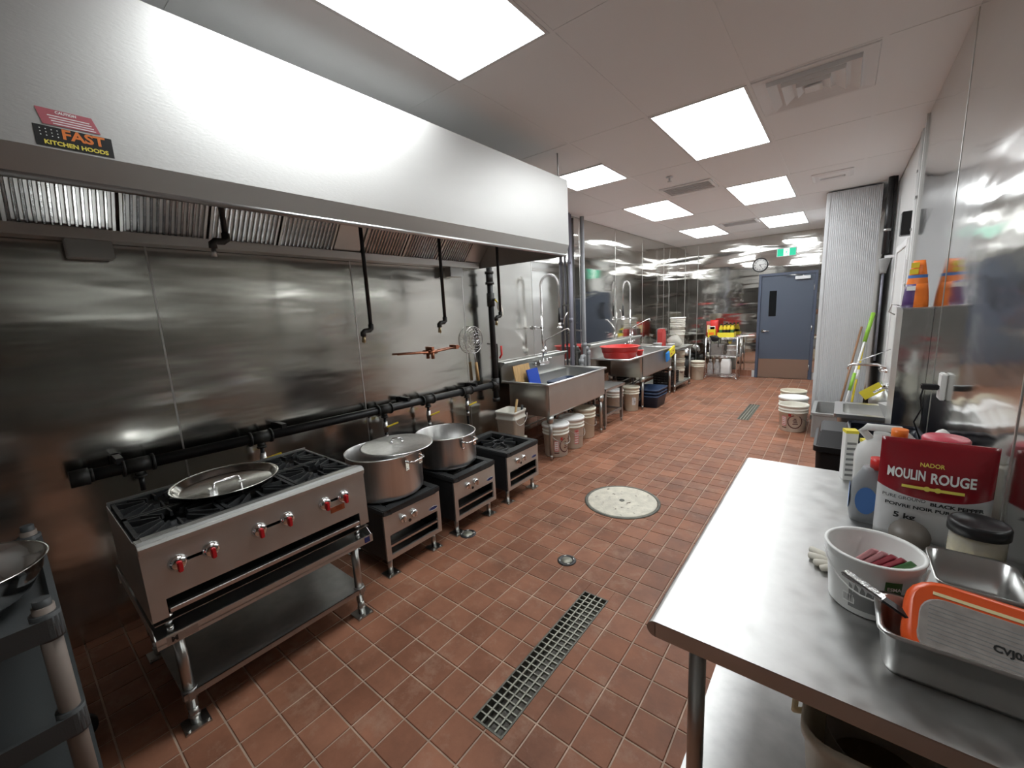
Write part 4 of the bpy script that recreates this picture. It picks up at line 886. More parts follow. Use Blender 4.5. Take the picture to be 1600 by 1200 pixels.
# ------------------------------------------------------------------ wire rack at the back wall
rk = thing('wire_rack', 'chrome wire shelving rack against the back wall', 'shelf rack', (-2.0, 9.95, 0))
RW, RD = .31, .18
for sx_ in (-1, 1):
    for sy_ in (-1, 1): B().cyl((sx_*RW, sy_*RD, .012), (sx_*RW, sy_*RD, .93), .0125, n=10).cyl((sx_*RW, sy_*RD, 0), (sx_*RW, sy_*RD, .012), .018, n=10).obj('post', 'chrome', rk)
for z in (.07, .50, .89):
    b = B()
    for sy_ in (-1, 1): b.cyl((-RW, sy_*RD, z), (RW, sy_*RD, z), .004, n=6).cyl((-RW, sy_*RD, z-.03), (RW, sy_*RD, z-.03), .004, n=6).tube([(-RW+2*RW*k/24, sy_*RD, z-(.03 if k % 2 else 0)) for k in range(25)], .003, 4)
    for sx_ in (-1, 1): b.cyl((sx_*RW, -RD, z), (sx_*RW, RD, z), .004, n=6).cyl((sx_*RW, -RD, z-.03), (sx_*RW, RD, z-.03), .004, n=6)
    for k in range(1, 24): b.cyl((-RW+2*RW*k/24, -RD, z+.003), (-RW+2*RW*k/24, RD, z+.003), .002, n=4)
    b.obj('shelf', 'chrome', rk)
zt = .8965
def bag(name, label, cat, loc, w_, h, d, mt, rz=0, parts=(), group=None):
    t = thing(name, label, cat, loc, rz, group); n = 10; rs_ = []
    for k in range(n+1):
        s = k/n; th = d*(math.sin(PI*min(1, (s+.12)/1.12))**.6)*.5+.003; ww = w_/2*(1-.04*math.sin(PI*s)); rs_.append([(ww*math.cos(2*PI*i/20), th*math.copysign(abs(math.sin(2*PI*i/20))**.8, math.sin(2*PI*i/20)), h*s) for i in range(20)])
    B().rings(rs_).obj('body', mt, t)
    for (x0, x1, z0, z1, m_) in parts:
        B().box(x0, x1, -d*.5-.004, -d*.5-.001, z0, z1).obj('label_print', m_, t)
    return t
def bottle(label, loc, r, h, mt, cap, name='bottle', group=None, band=None, hs=1):
    t = thing(name, label, 'bottle', loc, 0, group)
    B().lathe([(.0005, 0), (r*.9, 0), (r, .01), (r, h*.62), (r*.9, h*.70), (r*.42, h*.84), (r*.40, h*.9), (.0005, h*.9)], n=18).obj('body', mt, t)
    B().cyl((0, 0, h*.89), (0, 0, h), r*.46, n=14).obj('cap', cap, t)
    if band: B().lathe([(r+.0006, h*.18), (r+.0006, h*.55)], n=18).obj('label_print', band, t)
    return t
GB = 'yellow oil bottles packed on the rack'
k = 0
ords = ['first', 'second', 'third', 'fourth', 'fifth', 'sixth', 'seventh', 'eighth']
for i in range(4):
    for j in range(2):
        bottle('yellow bottle with a %s label in the tray on the wire rack' % ('green' if (i+j) % 3 == 0 else 'black'), (-2.04+.073*i, 9.86+.09*j, zt+.012), .034, .27, 'yellow', 'black_plastic', group=GB, band='green_label' if (i+j) % 3 == 0 else 'black_print'); k += 1
t = thing('bottle_tray', 'yellow cardboard tray holding the yellow bottles on the rack', 'tray', (-1.93, 9.905, zt)); B().box(-.16, .16, -.10, .10, 0, .011).box(-.16, .16, -.104, -.10, 0, .10).box(-.16, .16, .10, .104, 0, .10).box(-.164, -.16, -.104, .104, 0, .10).box(.16, .164, -.104, .104, 0, .10).obj('body', 'yellow_tag', t)
bag('spice_bag', 'red and white printed bag standing on the rack beside the yellow bottles', 'food bag', (-2.19, 9.95, zt), .17, .37, .10, 'red_plastic', 0, ((-.085, .03, .04, .24, 'white_print'), (-.07, .02, .16, .22, 'black_print'), (-.06, .02, .07, .11, 'red_print')))
t = thing('yellow_box', 'yellow box with orange print on the rack', 'box', (-2.205, 9.825, zt)); B().box(-.075, .075, -.05, .05, 0, .17).obj('body', 'yellow', t, bev=.004); B().box(-.05, .05, -.0525, -.0505, .05, .11).obj('label_print', 'orange', t)
bag('spice_bag', 'narrow red printed bag at the left end of the wire rack', 'food bag', (-2.30, 10.02, zt), .14, .34, .08, 'red_print', .2, ((-.05, .03, .1, .26, 'cream'),))
t = thing('flat_packet', 'flat red and white packet overhanging the rack end', 'packet', (-1.57, 9.93, .905)); b = B().rings([rr(.32, .18, .02, 0), rr(.33, .19, .02, .012), rr(.31, .17, .02, .022)], True, True).obj('body', 'white_print', t); B().box(-.165, -.10, -.08, .08, .0225, .024).box(.06, .155, -.08, .08, .0225, .024).obj('label_print', 'red_plastic', t); t.rotation_euler = (0, -.05, .25)
t = thing('black_apron', 'black bag with hanging straps draped over the rack front edge', 'bag', (-2.12, 9.72, .895)); b = B().sphere((0, 0, -.02), .07, 14, 8, (1.2, .25, 1.0)).sphere((-.05, 0, .02), .04, 10, 6, (1.6, .5, .7)); b.obj('body', 'black_plastic', t)
B().tube([(-.08, -.01, -.05), (-.085, -.02, -.3), (-.08, -.015, -.55)], .009, 6).tube([(.07, -.01, -.05), (.075, -.02, -.2)], .009, 6).obj('strap', 'black_plastic', t)
z2 = .5065
tub('clear rectangular food bin on the middle rack shelf', (-2.12, 9.94, z2), 0, .27, .24, .24, 'clear_plastic', 'food_bin', cat='bin')
t = thing('round_tub', 'white round tub stacked on another on the middle rack shelf', 'tub', (-1.82, 9.92, z2+.111)); B().lathe([(.0005, 0), (.085, 0), (.095, .09), (.1, .09), (.1, .10), (.0005, .105)], n=22).obj('body', 'white_plastic', t)
t = thing('round_tub', 'white round tub under another on the middle rack shelf', 'tub', (-1.82, 9.92, z2)); B().lathe([(.0005, 0), (.085, 0), (.095, .095), (.1, .097), (.1, .107), (.0005, .11)], n=22).obj('body', 'milky_plastic', t)
z3 = .0765
t = thing('white_canister', 'tall white square canister on the bottom rack shelf', 'container', (-1.92, 9.93, z3))
B().rings([rr(.19, .19, .04, 0), rr(.2, .2, .04, .20), rr(.2, .2, .04, .26), rr(.17, .17, .04, .31), rr(.16, .16, .04, .335)], True, True).obj('body', 'white_plastic', t)
for k in range(5): B().rings([rr(.204, .204, .04, .03+.022*k), rr(.206, .206, .04, .036+.022*k), rr(.204, .204, .04, .042+.022*k)], False, False).obj('rib', 'white_plastic', t)
bottle('clear jug on the bottom rack shelf nearest the pail', (-2.24, 9.92, z3), .06, .32, 'clear_plastic', 'white_plastic'); bottle('clear jug on the bottom rack shelf next to the white canister', (-2.10, 9.92, z3), .06, .32, 'clear_plastic', 'white_plastic')
b = B().sphere((0, 0, .12), .12, 14, 9, (.9, 1, 1)); b.v = [(x, y, max(z, 0)) for x, y, z in b.v]
t = thing('black_tub', 'black tub standing on the floor behind the cream pail', 'tub', (-2.74, 9.8, 0)); B().rings([rr(.26, .26, .04, 0), rr(.30, .30, .04, .42), rr(.27, .27, .04, .42), rr(.24, .24, .03, .02)], True, True).obj('body', 'black_plastic', t)
tag(b.obj('plastic_bag', 'silver_tape', None, loc=(-2.74, 9.8, .421)), 'shiny grey and black bag lying on the black tub', 'plastic bag')

# ------------------------------------------------------------------ walk-in cooler, mop sink, hand sink
CX0, CX1, CY0, CY1 = -.245, .285, 6.8, 9.1
ck = thing('walk_in_cooler', 'tall white ribbed walk-in cooler wall reaching the ceiling', 'cooler', (CX0, CY0, 0))
poly = [(0, .0)]; n = 26; wdt = CX1-CX0-.04
pr = [(.04, CY1-CY0), (.04, 0)]
for k in range(n):
    x = .04+wdt*k/n; d = wdt/n; pr += [(x+d*.12, 0), (x+d*.2, .004), (x+d*.85, .004), (x+d*.95, 0)]
pr += [(CX1-CX0, 0), (CX1-CX0, CY1-CY0)]
B().prism(pr, 'z', .0, H-.02).obj('ribbed_panel', 'cooler_panel', ck)
B().box(0, .04, -.004, CY1-CY0, 0, H-.02).obj('corner_post', 'cooler_panel', ck, bev=.004)
B().box(-.004, CX1-CX0, -.012, 0, 0, .06).obj('base_trim', 'stone_grey', ck)
for z in (1.0, 1.62, 1.95): B().box(-.03, 0, .04, .12, z, z+.09).obj('door_hardware', 'chrome', ck)
t = thing('mop_sink', 'grey moulded mop basin on the floor at the cooler', 'sink', (.09, 6.25, 0))
ms = B().rings([rr(.58, .72, .02, 0), rr(.58, .72, .02, .27), rr(.60, .74, .03, .275), rr(.60, .74, .03, .30), rr(.52, .66, .04, .30), rr(.46, .60, .05, .06)], True, True, False).obj('basin', 'stone_grey', t)
B().cyl((0, 0, .06), (0, 0, .064), .045, n=16).obj('drain', 'brushed', t)
# mop handles leaning on the cooler
def stick(name, label, p0, p1, segs, cat='broom'):
    t = thing(name, label, cat, p0); a = Vector((0, 0, 0)); d = Vector(p1)-Vector(p0)
    for (s0, s1, r0, r1, m_, nm) in segs: B().cyl(d*s0, d*s1, r0, r1, n=10).obj(nm, m_, t)
    return t
stick('wooden_broom', 'plain brown wooden broom handle leaning on the cooler', (.01, 6.12, .07), (.205, 6.77, 1.25), ((0, 1, .012, .012, 'broom_wood', 'pole'), (0, .05, .03, .016, 'black_plastic', 'socket')))
stick('floor_mop', 'mop with white pole and bright green grips leaning on the cooler', (.05, 6.12, .07), (.30, 6.70, 1.42), ((0, .8, .011, .011, 'white_plastic', 'pole'), (.75, 1, .02, .022, 'green_grip', 'upper_grip'), (.33, .48, .018, .018, 'green_grip', 'lower_grip')), 'mop')
stick('floor_squeegee', 'yellow squeegee handle leaning on the cooler behind the faucet', (.13, 6.15, .07), (.245, 6.77, 1.08), ((0, 1, .012, .012, 'yellow', 'pole'), (.55, .66, .016, .016, 'white_plastic', 'sleeve')))
t = thing('service_faucet', 'chrome wall service faucet with brace above the mop basin', 'faucet', (XR+.02, 5.75, .86))
B().box(-.03, 0, -.12, .12, -.02, .03).cyl((-.05, -.1, .0), (0, -.1, 0), .02).cyl((-.05, .1, .0), (0, .1, 0), .02).obj('base_block', 'chrome', t, bev=.005)
B().tube([(-.03, 0, .02), (-.10, 0, .05), (-.30, 0, .05), (-.33, 0, .03), (-.335, 0, -.01)], .014, 10).obj('spout', 'chrome', t)
B().tube([(-.30, 0, .06), (0, 0, .22)], .005, 6).obj('brace', 'brushed', t)
for s in (-.1, .1): B().cyl((-.05, s, .0), (-.07, s, 0), .012).box(-.085, -.07, s-.035, s+.035, -.008, .008).obj('tap_handle', 'chrome', t)
t = thing('hand_sink', 'small stainless hand sink fixed to the right wall', 'sink', (XR, 3.96, 0))
HZ = .80
B().rings([rr(.36, .40, .04, HZ-.17, 5, -.2, 0), rr(.375, .43, .03, HZ-.02, 5, -.2, 0)], True, False).rings([rr(.31, .36, .04, HZ-.001, 5, -.2, 0), rr(.28, .32, .04, HZ-.15, 5, -.2, 0)], False, True).obj('bowl', 'sink_steel', t)
o_, i_ = rr(.405, .47, .02, HZ, 5, -.205, 0), rr(.31, .36, .04, HZ-.001, 5, -.2, 0)
rm = B().rings([rr(.405, .47, .02, HZ-.025, 5, -.205, 0), o_, i_], False, False, False); rm.obj('rim', 'brushed', t)
B().box(-.02, -.001, -.235, .235, HZ-.01, HZ+.17).obj('backsplash', 'sink_steel', t)
B().cyl((-.06, 0, HZ-.01), (-.06, 0, HZ+.08), .012).tube([(-.06, 0, HZ+.07), (-.08, 0, HZ+.15), (-.14, 0, HZ+.17), (-.19, 0, HZ+.13)], .009, 8).obj('gooseneck', 'chrome', t)
B().cyl((-.2, 0, .35), (-.2, 0, HZ-.17), .018).obj('waste_pipe', 'pvc_grey', t); B().tube([(-.2, 0, .36), (-.2, 0, .32), (-.1, 0, .32), (-.001, 0, .36)], .018, 8).obj('trap', 'pvc_grey', t)
t = thing('fire_extinguisher', 'silver fire extinguisher with a yellow tag on the right wall', 'fire extinguisher', (.31, 4.47, .42))
B().lathe([(.0005, 0), (.082, 0), (.088, .012), (.088, .36), (.075, .41), (.03, .44), (.025, .46), (.0005, .46)], n=26).obj('cylinder', 'galv', t)
B().cyl((0, 0, .45), (0, 0, .50), .02).box(-.02, .02, -.12, .03, .505, .52).box(-.015, .015, -.11, .03, .475, .487).obj('valve', 'chrome', t)
B().tube([(.03, 0, .48), (.08, -.03, .46), (.095, -.05, .36), (.09, -.06, .15)], .012, 8).obj('hose', 'black_plastic', t)
tg = B().box(-.038, .038, -.001, .001, -.15, 0).obj('tag', 'yellow_tag', t, loc=(-.02, -.125, .50)); tg.rotation_euler = (0, .9, 0)
B().patch(.0892, .0892, .1, .3, PI-.6, PI+.5).obj('label_print', 'white_print', t)
# right wall fittings beyond the steel sheets
t = thing('black_alarm_box', 'black control box mounted high on the white right wall', 'box', (XR+.02, 4.95, 2.12)); B().box(-.09, 0, -.06, .06, 0, .19).obj('case', 'black_plastic', t, bev=.005); B().box(-.03, -.0, -.04, .04, -.2, -.02).obj('lower_box', 'vent_white', t, bev=.004); 
for yy, z0, z1, r in ((4.72, .2, H-.06, .011), (4.80, 1.3, H-.06, .011)):
    t = thing('wall_conduit', 'slim white conduit on the right wall %s' % ('next to the steel edge' if yy < 4.75 else 'passing the black box'), 'pipe', (XR-.005, yy, z0)); B().cyl((0, 0, 0), (0, 0, z1-z0), r, n=10).obj('pipe', 'white_wall', t)
    for k in range(3): z = (z1-z0)*(.25+.28*k); B().box(-.014, .02, -.018, .018, z, z+.02).obj('strap', 'galv', t)
t = thing('service_riser', 'black vertical riser pipe in the corner beside the cooler', 'pipe', (.345, 6.6, 2.05)); B().cyl((0, 0, .05), (0, 0, H-2.05), .032, n=14).cyl((.035, .0, .2), (.035, .0, H-2.05), .018, n=10).obj('pipe', 'black_pipe', t); B().cyl((0, 0, .30), (0, 0, .33), .038, n=14).obj('coupling', 'galv', t)
B().lathe([(.03, -.17), (.03, -.15), (.055, -.02), (.055, 0), (.0005, .0)], n=14, cap0=True).obj('funnel', 'stone_grey', t); B().cyl((0, 0, -1.2), (0, 0, -.16), .012, n=10).obj('lower_tube', 'conduit', t); B().box(0, .085, -.02, .02, .0, .03).obj('bracket', 'vent_white', t)
t = struct(thing('door_2', 'pale door with trim in the white right wall beside the cooler', 'door', (XR+.02, 5.6, 0)))
B().box(-.02, 0, -.42, -.36, 0, 2.12).box(-.02, 0, .50, .56, 0, 2.12).box(-.02, 0, -.36, .50, 2.06, 2.12).obj('door_frame', 'vent_white', t, bev=.003); B().box(-.008, 0, -.36, .50, .01, 2.06).obj('door_leaf', 'white_wall', t)
t = thing('paper_note', 'small white paper note curling off the right wall', 'paper', (XR+.015, 4.98, 1.75)); B().add([(0, -.05, 0), (0, .05, 0), (0, .05, .14), (0, -.05, .14), (-.03, -.05, -.03), (-.03, .05, -.03)], [(0, 1, 2, 3), (4, 5, 1, 0)]).obj('sheet', 'paper', t)
# steel clad pilaster and detergent
PX, PY0, PY1, PZ = .28, 3.34, 3.70, 1.545
t = thing('steel_pilaster', 'tall narrow stainless clad box standing against the right wall', 'column', (PX, PY0, 0))
B().box(0, XR-PX-.001, 0, .003, 0, PZ).obj('front_sheet', 'wall_steel_r', t); B().box(0, .003, .003, PY1-PY0, 0, PZ).obj('side_sheet', 'steel', t); B().box(0, XR-PX-.001, PY1-PY0, PY1-PY0+.003, 0, PZ).obj('rear_sheet', 'steel', t)
B().box(-.003, XR-PX-.001, -.003, PY1-PY0+.006, PZ, PZ+.008).obj('cap', 'brushed', t)
B().tube([(.02, .28, PZ+.012), (-.03, .29, PZ+.03), (-.04, .32, PZ-.02), (-.01, .34, PZ-.04)], .004, 6).obj('wire_hook', 'brushed', t)
def standup(label, loc, rz):
    t = thing('detergent_bag', label, 'detergent bag', loc, rz, 'detergent bags on the steel box'); rs_ = []
    for k in range(9):
        s = k/8; wd = .062*(1-.55*s**1.6); th = .04*(1-s**1.5)+.003; rs_.append([(wd*math.cos(2*PI*i/18), th*math.sin(2*PI*i/18), .275*s) for i in range(18)])
    lb = B().rings(rs_[:5]); lb.m = [1 if sum(lb.v[i][0] for i in f)/len(f) > .012 else 0 for f in lb.f]; lb.obj('lower_body', ['purple', 'orange'], t); B().rings(rs_[4:7], False, False).obj('mid_body', 'orange', t); B().rings(rs_[6:], False, True).obj('upper_body', 'orange', t)
    B().rings([[(x*1.01, y*1.01, z) for x, y, z in rs_[5]], [(x*1.01, y*1.01, z+.018) for x, y, z in rs_[5]]], False, False).obj('label_band', 'label_blue', t)
    B().box(-.03, .012, -.028, -.0255, .195, .225).obj('label_print', 'yellow', t); B().box(-.028, .01, -.019, -.017, .232, .262).obj('label_print', 'yellow', t); B().box(-.03, .012, -.0405, -.0375, .10, .125).obj('label_print', 'white_print', t)
    return t
standup('purple and orange detergent pouch standing on the steel clad box', (PX+.062, PY0+.16, PZ+.008), -.5)
# outlet and black adaptor
t = thing('wall_outlet', 'white outlet plate with a black adaptor plugged in on the steel wall', 'outlet', (XR, 2.78, 1.13))
B().box(-.022, -.0005, -.04, .04, 0, .125).obj('plate', 'white_plastic', t, bev=.004); B().box(-.085, -.022, -.02, .02, .045, .07).obj('adaptor', 'black_plastic', t, bev=.004)
B().tube([(-.075, .0, .045), (-.08, .01, .0), (-.07, .02, -.06), (-.09, .03, -.13), (-.05, .04, -.25)], .0035, 6).obj('cord', 'black_plastic', t)
# bins between table and hand sink
t = thing('rubbish_bin', 'black slim rubbish bin with swing hood beside the hand sink', 'bin', (.07, 3.42, 0))
B().rings([rr(.25, .40, .03, 0), rr(.29, .46, .03, .66), rr(.32, .49, .035, .665), rr(.32, .49, .035, .70), rr(.28, .45, .03, .70), rr(.23, .38, .03, .02)], True, True, False).obj('body', 'black_plastic', t, bev=0)
B().rings([[(-.145, -.23, .70), (.145, -.23, .70), (.145, .23, .70), (-.145, .23, .70)], [(-.13, -.10, .775), (.13, -.10, .775), (.13, .18, .775), (-.13, .18, .775)]], False, True, False).obj('hood', 'black_plastic', t, bev=.008)
t = thing('lined_bin', 'dark navy plastic lined open bin behind the jugs at the wall', 'bin', (.215, 2.82, 0)); B().rings([rr(.24, .26, .02, 0), rr(.29, .30, .02, .93), rr(.27, .28, .02, .93), rr(.22, .24, .02, .03)], True, True, False).obj('body', 'navy_black', t)
b = B(); b.rings([rr(.296, .306, .02, .80), rr(.298, .308, .02, .925), rr(.285, .295, .02, .945), rr(.26, .27, .02, .90)], False, False); b.v = [(x+.004*math.sin(40*y), y+.004*math.sin(37*x), z+.008*math.sin(23*x+17*y)) for x, y, z in b.v]; b.obj('liner', 'navy_black', t)
b = B().add([(-.06, 0, 0), (.05, .01, .02), (.045, .02, .13), (-.10, 0, .10), (.0, -.02, .06)], [(0, 1, 4), (1, 2, 4), (2, 3, 4), (3, 0, 4)]); tag(b.obj('paper_sheet', 'paper', None, loc=(.335, 3.735, .803)), 'white paper sheet tucked on the hand sink edge by the steel box', 'paper')

# ------------------------------------------------------------------ prep table
TZ, TX0, TX1, TY0, TY1 = .84, -.345, XR-.012, .94, 2.34
pt = thing('prep_table', 'stainless prep table with bullnose edge along the right wall', 'table', (TX0, TY0, 0))
W3, L3 = TX1-TX0, TY1-TY0
B().box(.02, W3, .0, L3, TZ-.004, TZ).obj('top', 'table_steel', pt)
B().prism([(.022+.022*math.sin(a)*-1, TZ-.022+.022*math.cos(a)) for a in [PI*k/10 for k in range(11)]], 'y', 0, L3).obj('bullnose', 'table_steel', pt)
B().box(.02, W3, 0, .002, TZ-.044, TZ-.004).obj('side_flange', 'steel', pt); B().box(.02, W3, L3-.002, L3, TZ-.044, TZ-.004).obj('side_flange', 'steel', pt)
B().box(.05, W3-.02, .05, L3-.05, .235, .24).box(.05, .053, .05, L3-.05, .205, .235).box(.05, W3-.02, .05, .053, .205, .235).obj('undershelf', 'galv', pt)
for x in (.115, W3-.06):
    for y in (.045, L3-.07): B().cyl((x, y, .05), (x, y, TZ-.006), .0205, n=14).cyl((x, y, 0), (x, y, .05), .012, .018, 10).cyl((x, y, .20), (x, y, .245), .028, n=14).obj('leg', 'leg_steel', pt)
# big pepper pouch
BW, BH = .262, .335
pb = thing('pepper_pouch', 'large dark red and white pepper pouch standing against the wall', 'food bag', (.264, 1.79, TZ))
def thick(u, v): return .004+.034*max(0, 1-abs(u)**4)*math.sin(PI*min(1, .12+v*.92))**.7
nx, nz = 18, 18; vs = []; fs = []
for sd in (-1, 1):
    for j in range(nz+1):
        for i in range(nx+1):
            u = -1+2*i/nx; v = j/nz; vs.append((u*BW/2, sd*thick(u, v), v*BH))
N1 = (nx+1)*(nz+1)
for s in (0, 1):
    for j in range(nz):
        for i in range(nx):
            a = s*N1+j*(nx+1)+i; fs.append((a, a+1, a+nx+2, a+nx+1))
for j in range(nz):
    a = j*(nx+1); fs.append((a, a+nx+1, N1+a+nx+1, N1+a)); a += nx; fs.append((a, a+nx+1, N1+a+nx+1, N1+a))
for i in range(nx): fs.append((i, i+1, N1+i+1, N1+i)); a = nz*(nx+1)+i; fs.append((a, a+1, N1+a+1, N1+a))
B().add(vs, fs, True).obj('pouch', 'pepper_pouch', pb)
def on_pouch(b, cx, cz, mt, shear=0):
    out = []
    for x, y, z in b.v:
        X = cx+x; Z = cz+y+shear*x*x; out.append((X, -thick(2*X/BW, max(0, min(1, Z/BH)))-.0042-abs(z), Z))
    b.v = out; return b.obj('lettering', mt, pb)
def cond(t_, w_, s, bold): 
    b = text_b(t_, s, bold); xs_ = [v[0] for v in b.v]; k = w_/(max(xs_)-min(xs_)); b.v = [(x*k, y, z) for x, y, z in b.v]; return b
on_pouch(cond('NADOR', .055, .018, .0003), -.01, .262, 'fast_yellow')
on_pouch(cond('MOULIN', .088, .044, .0012), -.067, .226, 'white_print'); on_pouch(cond('ROUGE', .098, .044, .0012), .038, .222, 'white_print')
bn = B()
for k in range(14): bn.box(-.07+.01*k, -.06+.01*k, -.0045, .0045, 0, .0003)
on_pouch(bn.cyl((-.012, 0, 0), (-.012, 0, .0004), .008, n=12).cyl((.012, 0, 0), (.012, 0, .0004), .008, n=12), -.005, .188, 'fast_yellow')
on_pouch(cond('PURE GROUND', .10, .015, .0001), -.067, .146, 'black_print'); on_pouch(cond('BLACK PEPPER', .118, .015, .0007), .052, .140, 'black_print')
on_pouch(cond('POIVRE NOIR PUR', .15, .015, .0005), -.035, .120, 'black_print'); on_pouch(cond('5 kg', .052, .026, .0008), -.062, .084, 'black_print')
# jug, bottles behind the pouch
t = thing('white_jug', 'translucent white jug with moulded handle behind the pepper pouch', 'jug', (.155, 2.10, TZ)); b = B().rings([rr(.15, .15, .04, 0), rr(.155, .155, .04, .16), rr(.14, .14, .05, .20), rr(.08, .08, .03, .235), rr(.05, .05, .02, .245), rr(.05, .05, .02, .265)], True, True)
b.obj('body', 'milky_plastic', t); B().tube([(-.03, -.0, .235), (-.06, 0, .27), (-.045, 0, .285), (.05, 0, .285), (.085, 0, .25), (.075, 0, .12)], .014, 10).obj('handle', 'milky_plastic', t)
t = bottle('squat bottle with bright orange cap behind the pepper pouch', (.192, 1.97, TZ), .05, .32, 'milky_plastic', 'orange')
t = thing('red_lid_jar', 'wide jar with crimson lid behind the pepper pouch', 'jar', (.308, 1.97, TZ)); B().lathe([(.0005, 0), (.055, 0), (.058, .27), (.0005, .27)], n=22).obj('body', 'clear_plastic', t); B().lathe([(.0005, .27), (.06, .27), (.06, .302), (.055, .308), (.0005, .308)], n=24).obj('lid', 'pink_lid', t)
b = B().sphere((0, 0, .04), .05, 12, 7, (1, .8, .9)); b.v = [(x+.012*math.sin(60*z+20*y), y+.01*math.sin(50*x), max(0, z)+.02*math.cos(55*x)*(z > .05)) for x, y, z in b.v]
tag(b.obj('crumpled_tissue', 'paper', None, loc=(.335, 2.14, TZ+.19)), 'crumpled white tissue on a box behind the pepper pouch', 'tissue')
t = thing('white_carton', 'plain carton standing at the wall under the crumpled tissue', 'box', (.325, 2.14, TZ)); B().box(-.055, .055, -.07, .07, 0, .195).obj('body', 'white_pail', t, bev=.003)
t = thing('blue_label_bottle', 'grey bottle with blue oval label and red cap beside the pouch', 'bottle', (.115, 1.86, TZ)); 
B().rings([rr(.09, .075, .03, 0), rr(.10, .08, .03, .03), rr(.10, .08, .03, .11), rr(.085, .07, .03, .15), rr(.045, .045, .02, .19), rr(.035, .035, .015, .20)], True, True).obj('body', 'pvc_grey', t); B().cyl((.02, 0, .195), (.02, 0, .235), .021, n=14).obj('cap', 'red_plastic', t)
B().rings([[(x, .045*math.cos(2*PI*i/20)*.6-.0, .085+.05*math.sin(2*PI*i/20)) for i in range(20)] for x in (-.0515, -.0505)], True, True, False).obj('label_print', 'label_blue', t); B().rings([[(.03*math.cos(2*PI*i/20)-.005, y, .085+.05*math.sin(2*PI*i/20)) for i in range(20)] for y in (-.0415, -.0405)], True, True, False).obj('label_print', 'label_blue', t)
for k, (x, y, h, lb) in enumerate(((.065, 2.26, .225, 'taller'), (.125, 2.235, .195, 'shorter'))):
    t = thing('slim_box', '%s slim white box with yellow top edge at the far table end' % lb, 'box', (x, y, TZ), .3); B().box(-.022, .022, -.022, .022, 0, h).obj('body', 'white_print', t, bev=.002); B().box(-.0225, .0225, -.0225, .0225, h-.012, h+.001).obj('top_band', 'yellow_tag', t)
    for q in range(7): B().box(-.0165, .0165, -.0235, -.0225, .02+.024*q, .03+.024*q).obj('text_line', 'stone_grey', t)
# esma bucket
es = thing('yogurt_bucket', 'open white yogurt bucket with green label and sachets inside', 'bucket', (.105, 1.325, TZ)); r, h = .098, .16
B().lathe([(.0005, 0), (.078, 0), (.084, .006), (.094, h*.86), (.0985, h*.87), (.0995, h*.97), (.102, h*.975), (.102, h), (.094, h), (.0925, h*.96), (.08, .008), (.0005, .006)], n=44).obj('body', 'white_plastic', es)
B().patch(.0855, .0925, .02, .125, -2.1, -.9, n=16).obj('label_print', 'stone_grey', es); B().patch(.0905, .0933, .085, .12, -1.35, -.98, n=8).obj('label_print', 'green_label', es)
lt = cond('ESMA', .027, .0125, .0002); lt.v = [((.0945)*math.cos(-1.165+x/.0935), (.0945)*math.sin(-1.165+x/.0935), .102+y) for x, y, z in lt.v]; lt.obj('lettering', 'white_print', es)
B().patch(.0862, .0878, .03, .055, -2.25, -1.95, n=5).obj('barcode', 'white_print', es)
for k in range(9): B().patch(.0866, .0877, .033, .052, -2.23+.029*k, -2.23+.029*k+.012, n=1).obj('barcode_line', 'black_print', es)
B().tube([(.104*math.cos(-PI*.92+PI*.84*k/12)*1.0, .104*math.sin(-PI*.92+PI*.84*k/12), .145-.075*math.sin(PI*k/12)) for k in range(13)], .0022, 6).obj('bail', 'white_plastic', es)
for k in range(5):
    sc = B().rings([[(.012*math.cos(2*PI*i/10), .005*math.sin(2*PI*i/10)*(1 if z in (.01, .07) else .5), z) for i in range(10)] for z in (0, .01, .07, .08)], True, True)
    o = sc.obj('sachet', 'sachet_pink' if k in (0, 1) else ('sachet' if k < 4 else 'green_label'), None, loc=(.066+.0145*k, 1.348-.004*k, TZ+.082)); o.rotation_euler = (.5, .35+.08*k, .7); tag(o, ('pink', 'pink', 'dark red', 'dark red', 'dark green')[k]+' sachet sticking up inside the yogurt bucket', 'sachet', 'sachets in the yogurt bucket')
o = B().box(-.02, .02, -.006, .006, 0, .004).obj('sachet', 'sachet', None, loc=(.045, 1.34, TZ+.10)); o.rotation_euler = (.9, .3, 1.2); tag(o, 'dark red sachet scrap on the wall of the yogurt bucket', 'sachet')
for k in range(1): 
    pass
# glove fingers by the bucket
gl = B()
for (x0, y0, x1, y1, r_) in ((.03, 1.47, -.030, 1.515, .011), (.03, 1.45, -.032, 1.475, .0115), (.03, 1.44, -.018, 1.435, .011), (.035, 1.43, .0, 1.41, .010)):
    gl.tube([(x0, y0, .012), ((x0+x1)/2, (y0+y1)/2, .014), (x1*.95+x0*.05, y1*.95+y0*.05, .011), (x1, y1, .010)], [r_, r_*1.05, r_*.9, r_*.3], 8)
gl.sphere((.05, 1.455, .013), .035, 12, 7, (1, .9, .36)); gl.v = [(x, y, max(z, .0005)) for x, y, z in gl.v]
tag(gl.obj('latex_glove', 'cotton', None, loc=(0, 0, TZ)), 'crumpled white rubber glove lying beside the yogurt bucket', 'glove')
